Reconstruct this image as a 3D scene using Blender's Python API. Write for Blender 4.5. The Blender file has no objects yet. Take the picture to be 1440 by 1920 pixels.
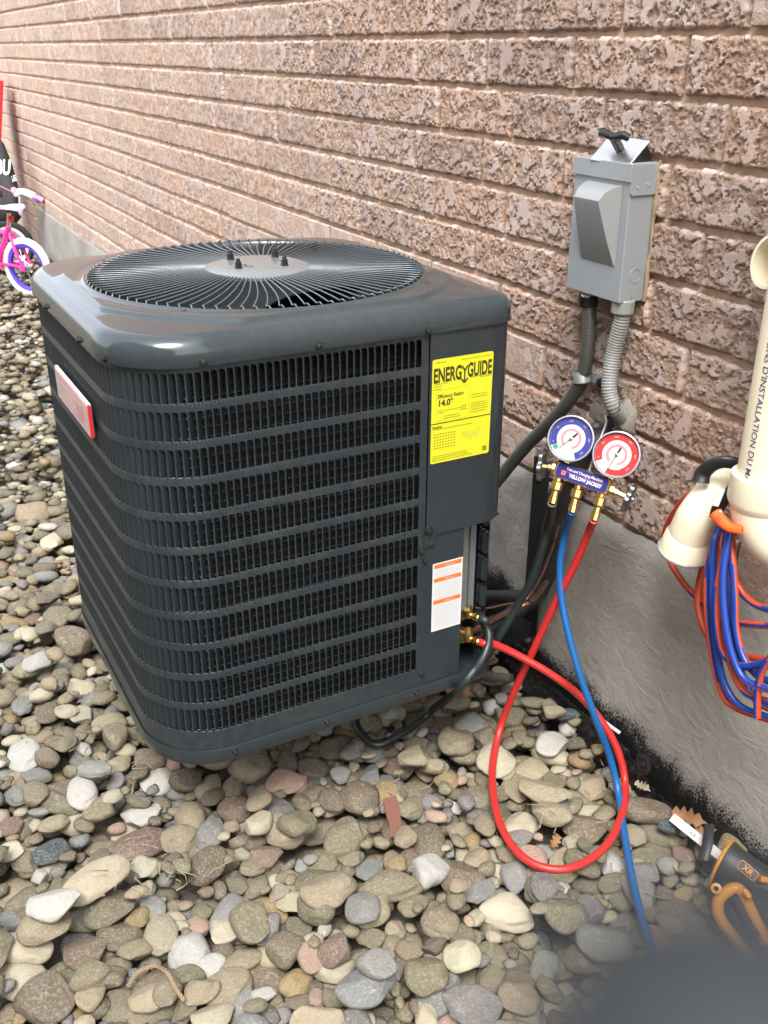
import bpy, math, random
import numpy as np
from mathutils import Vector, Matrix
random.seed(7); RNG = np.random.default_rng(11)
S = bpy.context.scene; COL = S.collection
# ------------------------------------------------------------------ camera, world, light, exposure
CAMH = 1.43; FPX = 1854.28
RT = Vector((0.46506, 0.88528, 0.00228)).normalized()
FW = Vector((-0.80112, 0.421945, -0.424463)).normalized()
UP = RT.cross(FW).normalized(); RT = FW.cross(UP).normalized()
cd = bpy.data.cameras.new("camera"); cam = bpy.data.objects.new("camera", cd); COL.objects.link(cam)
cam.matrix_world = Matrix(((RT.x, UP.x, -FW.x, 0), (RT.y, UP.y, -FW.y, 0), (RT.z, UP.z, -FW.z, CAMH), (0, 0, 0, 1)))
cd.sensor_fit = 'VERTICAL'; cd.sensor_height = 24.0; cd.lens = 24.0 * FPX / 1920.0
cd.clip_start = 0.003; cd.clip_end = 500
cd.dof.use_dof = True; cd.dof.focus_distance = 1.75; cd.dof.aperture_fstop = cd.lens / 2.3
S.camera = cam
W = bpy.data.worlds.new("World"); S.world = W; W.use_nodes = True
wn = W.node_tree; wn.nodes.clear()
sky = wn.nodes.new('ShaderNodeTexSky'); sky.sky_type = 'NISHITA'; sky.sun_disc = False
SUN_EL, SUN_AZ = math.radians(60), math.radians(126)      # azimuth measured from +Y towards +X
sky.sun_elevation = SUN_EL; sky.sun_rotation = SUN_AZ; sky.dust_density = 3.0
hs = wn.nodes.new('ShaderNodeHueSaturation'); hs.inputs['Saturation'].default_value = 0.30
bgn = wn.nodes.new('ShaderNodeBackground'); bgn.inputs['Strength'].default_value = 0.15
wo = wn.nodes.new('ShaderNodeOutputWorld')
wn.links.new(sky.outputs[0], hs.inputs['Color']); wn.links.new(hs.outputs[0], bgn.inputs['Color']); wn.links.new(bgn.outputs[0], wo.inputs[0])
sl = bpy.data.lights.new("sun", 'SUN'); sl.energy = 1.0; sl.angle = math.radians(26); sl.color = (1, .97, .92)
so = bpy.data.objects.new("sun", sl); COL.objects.link(so)
sd = Vector((math.sin(SUN_AZ) * math.cos(SUN_EL), math.cos(SUN_AZ) * math.cos(SUN_EL), math.sin(SUN_EL)))
so.rotation_euler = (-sd).to_track_quat('-Z', 'Y').to_euler()
S.view_settings.view_transform = 'Standard'; S.view_settings.look = 'None'
S.view_settings.gamma = 1; S.view_settings.exposure = 2.0; S.view_settings.use_curve_mapping = False
S.cycles.use_denoising = True
S.cycles.max_bounces = 8; S.cycles.caustics_reflective = False; S.cycles.caustics_refractive = False

# ------------------------------------------------------------------ helpers
def ray(px, py):
    return FW + RT * ((px - 720) / FPX) - UP * ((py - 960) / FPX)
O0 = Vector((0, 0, CAMH))
def aty(px, py, Y): d = ray(px, py); return O0 + d * (Y / d.y)
def atx(px, py, X): d = ray(px, py); return O0 + d * (X / d.x)
def atz(px, py, Z): d = ray(px, py); return O0 + d * ((Z - CAMH) / d.z)
def att(px, py, T): return O0 + ray(px, py) * T
def depth(P): return (Vector(P) - O0).dot(FW)

def lin(c):
    return tuple((x / 255 / 12.92) if x / 255 <= .04045 else ((x / 255 + .055) / 1.055) ** 2.4 for x in c)

class NT:
    def __init__(s, name):
        s.m = bpy.data.materials.new(name); s.m.use_nodes = True; s.t = s.m.node_tree
        s.b = s.t.nodes['Principled BSDF']
    def n(s, ty, **k):
        nd = s.t.nodes.new(ty)
        for a, v in k.items():
            if a in nd.inputs: nd.inputs[a].default_value = v
            else: setattr(nd, a, v)
        return nd
    def l(s, a, b): s.t.links.new(a, b)
    def noise(s, vec, scale, detail=4, rough=.55, dist=0):
        nd = s.n('ShaderNodeTexNoise'); nd.inputs['Scale'].default_value = scale; nd.inputs['Detail'].default_value = detail
        nd.inputs['Roughness'].default_value = rough; nd.inputs['Distortion'].default_value = dist
        if vec is not None: s.l(vec, nd.inputs['Vector'])
        return nd.outputs['Fac']
    def ramp(s, fac, stops):
        nd = s.n('ShaderNodeValToRGB'); e = nd.color_ramp.elements
        while len(e) < len(stops): e.new(.5)
        for el, (p, c) in zip(e, stops):
            el.position = p; el.color = (*c, 1) if len(c) == 3 else c
        s.l(fac, nd.inputs[0]); return nd.outputs[0]
    def mix(s, fac, a, b, mode='MIX'):
        nd = s.n('ShaderNodeMix', data_type='RGBA', blend_type=mode)
        for i, v in ((0, fac), (6, a), (7, b)):
            if isinstance(v, (int, float)): nd.inputs[i].default_value = v
            elif isinstance(v, tuple): nd.inputs[i].default_value = (*v, 1) if len(v) == 3 else v
            else: s.l(v, nd.inputs[i])
        return nd.outputs[2]
    def math(s, op, a, b=0.0, c=0.0):
        nd = s.n('ShaderNodeMath', operation=op)
        for i, v in enumerate((a, b, c)):
            if isinstance(v, (int, float)): nd.inputs[i].default_value = v
            else: s.l(v, nd.inputs[i])
        return nd.outputs[0]
    def bump(s, h, dist, strength=1.0, prev=None):
        nd = s.n('ShaderNodeBump'); nd.inputs['Strength'].default_value = strength; nd.inputs['Distance'].default_value = dist
        s.l(h, nd.inputs['Height'])
        if prev is not None: s.l(prev, nd.inputs['Normal'])
        return nd.outputs[0]
    def out(s, col=None, rough=None, normal=None, **k):
        if col is not None:
            if isinstance(col, tuple): s.b.inputs['Base Color'].default_value = (*col, 1)
            else: s.l(col, s.b.inputs['Base Color'])
        if rough is not None:
            if isinstance(rough, (int, float)): s.b.inputs['Roughness'].default_value = rough
            else: s.l(rough, s.b.inputs['Roughness'])
        if normal is not None: s.l(normal, s.b.inputs['Normal'])
        for a, v in k.items(): s.b.inputs[a.replace('_', ' ')].default_value = v
        return s.m

def obj_coord(t):
    return t.n('ShaderNodeTexCoord').outputs['Object']

def plain(name, c, rough=.5, metal=0.0, var=.08, scale=40, bump=0.0, coat=0.0, spec=None):
    """a painted / moulded surface with faint mottling, uneven gloss and dust"""
    t = NT(name); v = obj_coord(t)
    n1 = t.noise(v, scale, 5, .6); n2 = t.noise(v, scale * .17, 3, .5)
    a = tuple(max(0, x * (1 - var)) for x in c); b = tuple(min(1, x * (1 + var)) for x in c)
    col = t.mix(n1, a, b); col = t.mix(t.math('MULTIPLY', n2, .25), col, tuple(min(1, x * 1.1 + .01) for x in c))
    r = t.math('ADD', t.math('MULTIPLY', n2, .22), rough - .11)
    nrm = t.bump(n1, bump) if bump else None
    k = dict(Metallic=metal)
    if coat: k['Coat_Weight'] = coat; k['Coat_Roughness'] = .12
    if spec is not None: k['Specular_IOR_Level'] = spec
    return t.out(col, r, nrm, **k)

class MB:
    def __init__(s): s.v = []; s.f = []; s.mi = []
    def add(s, vs, fs, mi=0):
        o = len(s.v); s.v += [tuple(v) for v in vs]; s.f += [tuple(i + o for i in f) for f in fs]
        s.mi += list(mi) if isinstance(mi, (list, tuple)) else [mi] * len(fs)
    def box(s, lo, hi, M=None, mi=0, ch=0.0):
        x0, y0, z0 = lo; x1, y1, z1 = hi
        if ch <= 0:
            vs = [(x, y, z) for z in (z0, z1) for y in (y0, y1) for x in (x0, x1)]
            fs = [(0, 2, 3, 1), (4, 5, 7, 6), (0, 1, 5, 4), (2, 6, 7, 3), (0, 4, 6, 2), (1, 3, 7, 5)]
        else:   # chamfered all round
            vs = []; idx = {}
            for i, (x, sx) in enumerate(((x0, 1), (x1, -1))):
                for j, (y, sy) in enumerate(((y0, 1), (y1, -1))):
                    for k, (z, sz) in enumerate(((z0, 1), (z1, -1))):
                        for ax in range(3):
                            p = [x, y, z]; d = (sx, sy, sz)
                            for a in range(3):
                                if a != ax: p[a] += d[a] * ch
                            idx[i, j, k, ax] = len(vs); vs.append(tuple(p))
            g = lambda i, j, k, a: idx[i, j, k, a]
            fs = [(g(0, 0, 0, 0), g(0, 0, 1, 0), g(0, 1, 1, 0), g(0, 1, 0, 0)), (g(1, 0, 0, 0), g(1, 1, 0, 0), g(1, 1, 1, 0), g(1, 0, 1, 0)),
                  (g(0, 0, 0, 1), g(1, 0, 0, 1), g(1, 0, 1, 1), g(0, 0, 1, 1)), (g(0, 1, 0, 1), g(0, 1, 1, 1), g(1, 1, 1, 1), g(1, 1, 0, 1)),
                  (g(0, 0, 0, 2), g(0, 1, 0, 2), g(1, 1, 0, 2), g(1, 0, 0, 2)), (g(0, 0, 1, 2), g(1, 0, 1, 2), g(1, 1, 1, 2), g(0, 1, 1, 2))]
            for i in (0, 1):
                for j in (0, 1):
                    fs.append((g(i, j, 0, 0), g(i, j, 1, 0), g(i, j, 1, 1), g(i, j, 0, 1)))
                    fs.append((g(i, 0, j, 0), g(i, 1, j, 0), g(i, 1, j, 2), g(i, 0, j, 2)))
                    fs.append((g(0, i, j, 1), g(1, i, j, 1), g(1, i, j, 2), g(0, i, j, 2)))
                    for k in (0, 1): fs.append((g(i, j, k, 0), g(i, j, k, 1), g(i, j, k, 2)))
        if M is not None: vs = [M @ Vector(v) for v in vs]
        s.add(vs, fs, mi); return s
    def lathe(s, prof, n=32, M=None, mi=0, caps=True, arc=None):
        """prof: [(radius, z)]; about local z"""
        vs = []; fs = []
        full = arc is None; m = n if full else n + 1; A = 2 * math.pi if full else arc
        for r, z in prof:
            for i in range(m):
                a = A * i / n; vs.append((r * math.cos(a), r * math.sin(a), z))
        for k in range(len(prof) - 1):
            for i in range(n):
                j = (i + 1) % m if full else i + 1
                fs.append((k * m + i, k * m + j, (k + 1) * m + j, (k + 1) * m + i))
        if caps and full:
            fs.append(tuple(range(m - 1, -1, -1))); o = (len(prof) - 1) * m; fs.append(tuple(range(o, o + m)))
        if M is not None: vs = [M @ Vector(v) for v in vs]
        s.add(vs, fs, mi); return s
    def tube(s, pts, r, n=10, mi=0, caps=True, flat=1.0, side=None):
        P = [Vector(p) for p in pts]; N = len(P)
        R_ = r if callable(r) else (lambda u: r)
        T = [(P[min(i + 1, N - 1)] - P[max(i - 1, 0)]).normalized() for i in range(N)]
        u = side or T[0].orthogonal(); u = (u - T[0] * u.dot(T[0])).normalized()
        vs = []; fs = []; mis = []
        for i in range(N):
            u = (u - T[i] * u.dot(T[i])).normalized(); w = T[i].cross(u); rr = R_(i / (N - 1))
            for k in range(n):
                a = 2 * math.pi * k / n
                vs.append(P[i] + u * (math.cos(a) * rr) + w * (math.sin(a) * rr * flat))
        for i in range(N - 1):
            for k in range(n):
                j = (k + 1) % n
                fs.append((i * n + k, i * n + j, (i + 1) * n + j, (i + 1) * n + k))
                mis.append(mi(i, k / n) if callable(mi) else mi)
        if caps:
            fs.append(tuple(range(n - 1, -1, -1))); fs.append(tuple(range((N - 1) * n, N * n))); mis += [mis[0], mis[-1]]
        s.add(vs, fs, mis); return s
    def prism(s, poly, d, M=None, mi=0):
        """poly in local xy, thickness d along +z"""
        n = len(poly); vs = [(x, y, 0) for x, y in poly] + [(x, y, d) for x, y in poly]
        fs = [tuple(range(n - 1, -1, -1)), tuple(range(n, 2 * n))] + [(i, (i + 1) % n, n + (i + 1) % n, n + i) for i in range(n)]
        if M is not None: vs = [M @ Vector(v) for v in vs]
        s.add(vs, fs, mi); return s
    def build(s, name, mats, parent=None, smooth=None, label=None):
        me = bpy.data.meshes.new(name); me.from_pydata([tuple(v) for v in s.v], [], s.f)
        for m in (mats if isinstance(mats, (list, tuple)) else [mats]): me.materials.append(m)
        if any(s.mi): me.polygons.foreach_set('material_index', s.mi)
        if smooth is not None:
            me.polygons.foreach_set('use_smooth', [True] * len(me.polygons))
            if smooth < 180: me.set_sharp_from_angle(angle=math.radians(smooth))
        me.update()
        return link(name, me, parent, label)

def link(name, me, parent=None, label=None, M=None):
    o = bpy.data.objects.new(name, me); COL.objects.link(o)
    if parent is not None:
        o.parent = parent; o.matrix_parent_inverse = parent.matrix_world.inverted() if False else Matrix.Identity(4)
        o.matrix_basis = PINV(parent) @ (M or Matrix.Identity(4))
    elif M is not None: o.matrix_basis = M
    if label: o['label'] = label
    return o
def WM(o):
    return (WM(o.parent) if o.parent else Matrix.Identity(4)) @ o.matrix_basis
def PINV(o): return WM(o).inverted()
def thing(name, label, cat, loc=(0, 0, 0), group=None):
    o = bpy.data.objects.new(name, None); COL.objects.link(o); o.empty_display_size = .05
    o.matrix_basis = Matrix.Translation(Vector(loc)); o['label'] = label; o['category'] = cat
    if group: o['group'] = group
    return o
def tag(o, label, cat, group=None, kind=None):
    if label: o['label'] = label
    if cat: o['category'] = cat
    if group: o['group'] = group
    if kind: o['kind'] = kind
    return o

def crom(pts, n=8, closed=False):
    P = [Vector(p) for p in pts]; out = []
    for i in range(len(P) - 1):
        p0 = P[max(i - 1, 0)]; p1 = P[i]; p2 = P[i + 1]; p3 = P[min(i + 2, len(P) - 1)]
        for k in range(n):
            t = k / n
            out.append(.5 * ((2 * p1) + (p2 - p0) * t + (2 * p0 - 5 * p1 + 4 * p2 - p3) * t * t + (3 * p1 - p0 - 3 * p2 + p3) * t ** 3))
    out.append(P[-1]); return out
def frame(origin, z, x=None):
    z = Vector(z).normalized(); x = Vector(x) if x is not None else z.orthogonal()
    x = (x - z * x.dot(z)).normalized(); y = z.cross(x)
    return Matrix(((x.x, y.x, z.x, origin[0]), (x.y, y.y, z.y, origin[1]), (x.z, y.z, z.z, origin[2]), (0, 0, 0, 1)))
def text_mesh(body, size, off=0.0, ext=0.0, align='CENTER', sx=1.0):
    c = bpy.data.curves.new('t', 'FONT'); c.body = body; c.size = size; c.offset = off; c.extrude = ext
    c.align_x = align; c.align_y = 'CENTER'; c.resolution_u = 3
    o = bpy.data.objects.new('t', c); COL.objects.link(o); bpy.context.view_layer.update()
    me = bpy.data.meshes.new_from_object(o.evaluated_get(bpy.context.evaluated_depsgraph_get()))
    bpy.data.objects.remove(o)
    if sx != 1: me.transform(Matrix.Diagonal((sx, 1, 1, 1)))
    return me
def text_obj(name, body, size, M, mat, parent, off=0.0, align='CENTER', sx=1.0):
    me = text_mesh(body, size, off, 0, align, sx); me.materials.clear(); me.materials.append(mat)
    return link(name, me, parent, M=M)

def vnoise(x, y, seed=0):
    """smooth value noise on numpy arrays"""
    xi = np.floor(x).astype(np.int64); yi = np.floor(y).astype(np.int64); fx = x - xi; fy = y - yi
    def h(a, b):
        n = (a * 374761393 + b * 668265263 + seed * 1274126177) & 0xffffffff
        n = ((n ^ (n >> 13)) * 1274126177) & 0xffffffff; return ((n ^ (n >> 16)) & 0xffff) / 65535.0
    sx = fx * fx * (3 - 2 * fx); sy = fy * fy * (3 - 2 * fy)
    return (h(xi, yi) * (1 - sx) + h(xi + 1, yi) * sx) * (1 - sy) + (h(xi, yi + 1) * (1 - sx) + h(xi + 1, yi + 1) * sx) * sy
def fbm(x, y, seed=0, o=4, g=.5):
    t = 0; a = 1; n = 0
    for k in range(o): t = t + a * vnoise(x * 2 ** k, y * 2 ** k, seed + k * 17); n += a; a *= g
    return t / n

# ------------------------------------------------------------------ materials
def brick_material(far=False):
    t = NT('split_face_brick'); v0 = obj_coord(t); oi = t.n('ShaderNodeObjectInfo')
    sc = t.n('ShaderNodeVectorMath', operation='SCALE'); cmb = t.n('ShaderNodeCombineXYZ')
    for i in range(3): t.l(oi.outputs['Random'], cmb.inputs[i])
    t.l(cmb.outputs[0], sc.inputs[0]); sc.inputs['Scale'].default_value = 0 if far else 17.0
    ad = t.n('ShaderNodeVectorMath', operation='ADD'); t.l(v0, ad.inputs[0]); t.l(sc.outputs[0], ad.inputs[1]); v = ad.outputs[0]
    at = t.n('ShaderNodeAttribute', attribute_name='flat')
    fine = t.noise(v, 420, 5, .7); mid = t.noise(v, 110, 4, .62); big = t.noise(v, 14, 3, .5)
    if far:
        fl = t.ramp(t.noise(v, 26, 4, .6, .4), [(.50, (0, 0, 0)), (.57, (1, 1, 1))])
    else: fl = at.outputs['Fac']
    rough_c = t.ramp(mid, [(.30, lin((170, 143, 128))), (.52, lin((194, 169, 153))), (.72, lin((208, 187, 171)))])
    flat_c = t.ramp(big, [(.3, lin((178, 161, 154))), (.7, lin((194, 178, 170)))])
    col = t.mix(fl, rough_c, flat_c)
    col = t.mix(t.math('MULTIPLY', fine, .16), col, lin((196, 168, 150)))
    rnd = t.ramp(oi.outputs['Random'], [(0, (.82, .80, .80)), (.5, (1, 1, 1)), (1, (1.0, .93, .88))])
    if not far: col = t.mix(1.0, col, rnd, 'MULTIPLY')
    hgt = t.math('ADD', t.math('MULTIPLY', mid, .9), t.math('MULTIPLY', fine, .45))
    inv = t.math('SUBTRACT', 1.0, t.math('MULTIPLY', fl, .82))
    nrm = t.bump(t.math('MULTIPLY', hgt, inv), .0045, .9)
    nrm = t.bump(fine, .0024, .8, nrm)
    return t.out(col, .93, nrm, Specular_IOR_Level=.08)
def mortar_material():
    t = NT('mortar'); v = obj_coord(t); n = t.noise(v, 30, 5, .6); f = t.noise(v, 500, 3, .7)
    col = t.ramp(n, [(.3, lin((166, 142, 124))), (.7, lin((204, 179, 158)))])
    col = t.mix(t.math('MULTIPLY', f, .35), col, lin((200, 180, 160)))
    return t.out(col, .95, t.bump(f, .0012, .7, t.bump(n, .006, .6)), Specular_IOR_Level=.15)
def concrete_material():
    t = NT('parged_concrete'); v = obj_coord(t)
    mp = t.n('ShaderNodeMapping'); t.l(v, mp.inputs['Vector']); mp.inputs['Scale'].default_value = (3.0, 2, 5); mp.inputs['Rotation'].default_value = (0, .45, 0)
    trowel = t.math('ADD', t.math('MULTIPLY', t.noise(mp.outputs[0], 5, 7, .6, 1.2), .5), t.math('MULTIPLY', t.noise(v, 16, 6, .62, .8), .5)); big = t.noise(v, 3.2, 4, .55); fine = t.noise(v, 260, 4, .7)
    pv = t.n('ShaderNodeTexVoronoi', feature='F1'); pv.inputs['Scale'].default_value = 46; t.l(v, pv.inputs['Vector'])
    pit = t.ramp(pv.outputs['Distance'], [(.05, (0, 0, 0)), (.13, (1, 1, 1))])
    col = t.ramp(big, [(.28, lin((136, 134, 129))), (.55, lin((156, 153, 147))), (.8, lin((176, 173, 166)))])
    col = t.mix(t.math('MULTIPLY', t.math('SUBTRACT', trowel, .38), .7), col, lin((112, 105, 94)))
    col = t.mix(t.math('MULTIPLY', t.math('SUBTRACT', 1.0, pit), .5), col, lin((105, 96, 84)))
    # brushed-on foundation tar: ragged black band along the foot, higher behind the unit
    sx = t.n('ShaderNodeSeparateXYZ'); t.l(v, sx.inputs[0])
    x, z = sx.outputs['X'], sx.outputs['Z']
    top = t.ramp(t.math('MULTIPLY', t.math('ADD', x, 3.0), .5), [(.0, (.02,) * 3), (.40, (.03,) * 3), (.575, (.25,) * 3), (.675, (.25,) * 3), (.70, (.150,) * 3), (1.0, (.115,) * 3)])
    rag = t.math('MULTIPLY', t.math('SUBTRACT', t.noise(v, 9, 6, .72, .6), .5), .16)
    d = t.math('SUBTRACT', t.math('ADD', top, rag), z)
    grain = t.math('MULTIPLY', t.math('SUBTRACT', t.noise(v, 240, 4, .85), .54), .24)
    m = t.ramp(t.math('MULTIPLY', t.math('ADD', d, grain), 40), [(.0, (0, 0, 0)), (.35, (1, 1, 1))])
    col = t.mix(m, col, (.012, .012, .012))
    rg = t.mix(m, (.92,) * 3, (.42,) * 3)
    h = t.math('ADD', t.math('MULTIPLY', trowel, 1.0), t.math('MULTIPLY', fine, .12))
    nrm = t.bump(pit, .0015, .5, t.bump(h, .009, .7)); nrm = t.bump(t.math('MULTIPLY', t.noise(v, 60, 4, .7), m), .004, .8, nrm)
    return t.out(col, rg, nrm, Specular_IOR_Level=.3)
def stone_material(kind):
    t = NT('river_stone'); v0 = obj_coord(t); oi = t.n('ShaderNodeObjectInfo')
    if kind == 'own':
        base = oi.outputs['Color']
        mp = t.n('ShaderNodeVectorMath', operation='ADD'); cmb = t.n('ShaderNodeCombineXYZ')
        m8 = t.math('MULTIPLY', oi.outputs['Random'], 37.0)
        for i in range(3): t.l(m8, cmb.inputs[i])
        t.l(v0, mp.inputs[0]); t.l(cmb.outputs[0], mp.inputs[1]); v = mp.outputs[0]; k = 1 / 30
    else:
        base = t.n('ShaderNodeAttribute', attribute_name='stone_col').outputs['Color']; v = v0; k = 1
    a = t.noise(v, 60 * k, 5, .6); b = t.noise(v, 260 * k, 4, .7); c = t.noise(v, 24 * k, 4, .6, 1.2)
    col = t.mix(t.math('MULTIPLY', a, .5), base, t.mix(1.0, base, (.62, .57, .50), 'MULTIPLY'))
    col = t.mix(t.ramp(b, [(.48, (0, 0, 0)), (.72, (.42,) * 3)]), col, (.44, .41, .35))
    col = t.mix(t.ramp(t.noise(v, 480 * k, 3, .7), [(.60, (0, 0, 0)), (.72, (.4,) * 3)]), col, (.06, .05, .04))
    vein = t.ramp(t.math('ABSOLUTE', t.math('SUBTRACT', c, .5)), [(.0, (1, 1, 1)), (.014, (0, 0, 0))])
    col = t.mix(t.math('MULTIPLY', vein, t.ramp(a, [(.5, (0, 0, 0)), (.62, (.38,) * 3)])), col, (.55, .52, .46))
    nrm = t.bump(b, .0018, .8, t.bump(a, .006, .7))
    return t.out(col, t.math('ADD', t.math('MULTIPLY', b, .25), .60), nrm, Specular_IOR_Level=.35)

M_ = {}
M_['brick'] = brick_material(); M_['brick_far'] = brick_material(True); M_['mortar'] = mortar_material(); M_['conc'] = concrete_material()
M_['stone'] = stone_material('own'); M_['stone_mass'] = stone_material('mass')
M_['paint'] = plain('charcoal_enamel', lin((38, 46, 50)), .30, var=.04, scale=30, coat=.25)
def body_paint():
    t = NT('dusty_charcoal_enamel'); v = obj_coord(t); n = t.noise(v, 55, 5, .7); b = t.noise(v, 5, 4, .6)
    col = t.mix(t.ramp(t.math('MULTIPLY', n, b), [(.22, (0, 0, 0)), (.42, (.22,) * 3)]), lin((37, 45, 50)), lin((92, 90, 84)))
    return t.out(col, t.math('ADD', t.math('MULTIPLY', n, .2), .30), t.bump(t.noise(v, 700, 2, .5), .0002, .4))
M_['body'] = body_paint()
M_['louver'] = plain('louver_enamel', lin((30, 37, 41)), .42, var=.06, scale=60)
M_['black'] = plain('black_plastic', (.012, .012, .013), .38, var=.2, scale=80)
M_['black_matte'] = plain('black_matte', (.010, .010, .010), .8, var=.3, scale=60)
M_['rubber'] = plain('dark_rubber_hose', (.012, .020, .020), .42, var=.25, scale=70)
M_['foam'] = plain('black_foam_insulation', (.010, .009, .009), .65, var=.4, scale=90, bump=.0006)
M_['galv'] = plain('galvanized_steel', (.52, .56, .58), .42, .75, .12, 25)
M_['box'] = plain('grey_enamelled_steel', lin((148, 154, 158)), .34, .25, .03, 18)
M_['steel'] = plain('zinc_plated_steel', (.66, .66, .66), .28, .95, .08, 60)
M_['brass'] = plain('brass', (.62, .42, .15), .26, .95, .14, 90)
M_['copper'] = plain('weathered_copper', (.26, .13, .09), .42, .8, .3, 60)
M_['chrome'] = plain('chrome', (.75, .77, .78), .14, 1.0, .05, 50)
M_['chrome_dark'] = plain('dull_chrome', (.24, .27, .28), .38, 1.0, .2, 50)
M_['red_hose'] = plain('red_hose', lin((176, 40, 38)), .34, var=.05, scale=50)
M_['blue_hose'] = plain('blue_hose', lin((20, 84, 142)), .34, var=.05, scale=50)
M_['conduit_grey'] = plain('grey_pvc_conduit', lin((128, 130, 126)), .5, var=.08, scale=60)
M_['conduit_dark'] = plain('dark_grey_flexible_conduit', lin((66, 66, 62)), .4, var=.15, scale=60)
M_['putty'] = plain('dirty_sealant', lin((120, 116, 106)), .75, var=.3, scale=28, bump=.004)
M_['pvc'] = plain('cream_pvc', lin((226, 216, 190)), .28, var=.03, scale=20)
M_['white'] = plain('white_label', (.60, .61, .61), .45, var=.02, scale=40)
M_['yellow'] = plain('yellow_label', (.60, .59, .02), .38, var=.02, scale=40)
M_['ink'] = plain('label_ink', (.035, .032, .005), .6, var=.05)
M_['ink_soft'] = plain('label_ink_small', (.20, .19, .01), .6, var=.05)
M_['orange'] = plain('orange_label', lin((226, 112, 38)), .45, var=.05)
M_['print'] = plain('grey_print', (.45, .48, .50), .6)
M_['blue_ink'] = plain('blue_ink', lin((60, 70, 120)), .6)
M_['navy'] = plain('navy_label', lin((26, 34, 110)), .3)
M_['gauge_red'] = plain('gauge_red', lin((200, 36, 34)), .4)
M_['gauge_blue'] = plain('gauge_blue', lin((42, 52, 150)), .4)
M_['gauge_body_blue'] = plain('blue_gauge_case', lin((24, 82, 160)), .35)
M_['dial'] = plain('dial_white', (.78, .80, .80), .4, var=.01)
M_['dial_pink'] = plain('dial_pink', lin((214, 150, 165)), .45)
M_['green'] = plain('dial_green', lin((40, 170, 120)), .45)
M_['cord_blue'] = plain('cord_blue', lin((20, 56, 136)), .36, var=.06, scale=60)
M_['cord_orange'] = plain('cord_orange', lin((178, 68, 38)), .4, var=.06, scale=60)
M_['clamp_orange'] = plain('orange_plastic', lin((235, 88, 24)), .4)
M_['tool_yellow'] = plain('tool_yellow', lin((166, 112, 40)), .4)
M_['tool_black'] = plain('tool_black', lin((34, 35, 38)), .5)
M_['pink'] = plain('pink_bike_paint', lin((232, 50, 140)), .3, coat=.3)
M_['pink_pale'] = plain('pale_pink_plastic', lin((226, 120, 150)), .4)
M_['tyre_white'] = plain('white_tyre', (.74, .74, .74), .6)
M_['purple'] = plain('violet_rim', lin((80, 62, 200)), .35)
M_['lime'] = plain('lime_rubber', lin((160, 190, 50)), .5)
M_['reflector'] = plain('red_reflector', lin((220, 48, 30)), .25)
M_['redplastic'] = plain('red_plastic', lin((176, 30, 38)), .35)
M_['bagcloth'] = plain('black_bag_cloth', (.014, .014, .017), .75, bump=.002)
M_['brickshard'] = plain('terracotta_shard', lin((108, 72, 60)), .8, var=.2, scale=90)
M_['twine'] = plain('jute_twine', lin((136, 118, 94)), .9, var=.2, scale=200)
M_['leaf'] = plain('dry_oak_leaf', lin((128, 92, 60)), .7, var=.3, scale=80)
M_['straw'] = plain('dry_grass', lin((140, 130, 106)), .8, var=.2, scale=80)
M_['case'] = plain('slate_grey_fabric', lin((30, 35, 38)), .7, var=.05)
def glass():
    t = NT('clear_gauge_lens'); t.t.nodes.remove(t.b); o_ = [n for n in t.t.nodes if n.type == 'OUTPUT_MATERIAL'][0]
    tr = t.n('ShaderNodeBsdfTransparent'); gl = t.n('ShaderNodeBsdfGlossy', Roughness=.04); fr = t.n('ShaderNodeFresnel', IOR=1.45); mx = t.n('ShaderNodeMixShader')
    t.l(fr.outputs[0], mx.inputs[0]); t.l(tr.outputs[0], mx.inputs[1]); t.l(gl.outputs[0], mx.inputs[2]); t.l(mx.outputs[0], o_.inputs['Surface']); return t.m
M_['lens'] = glass(); M_['bezel'] = plain('clear_bezel', lin((150, 152, 168)), .15, coat=.8)

# ------------------------------------------------------------------ ground
t = NT('dark_soil'); v = obj_coord(t); n = t.noise(v, 25, 6, .65); n2 = t.noise(v, 1.2, 4)
M_['soil'] = t.out(t.ramp(n, [(.3, (.05, .043, .032)), (.7, (.15, .13, .10))]), .95, t.bump(n, .02, .8))
mb = MB(); mb.add([(-60, -60, 0), (60, -60, 0), (60, 60, 0), (-60, 60, 0)], [(0, 1, 2, 3)])
tag(mb.build('ground', M_['soil']), None, None, kind='structure')

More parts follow.
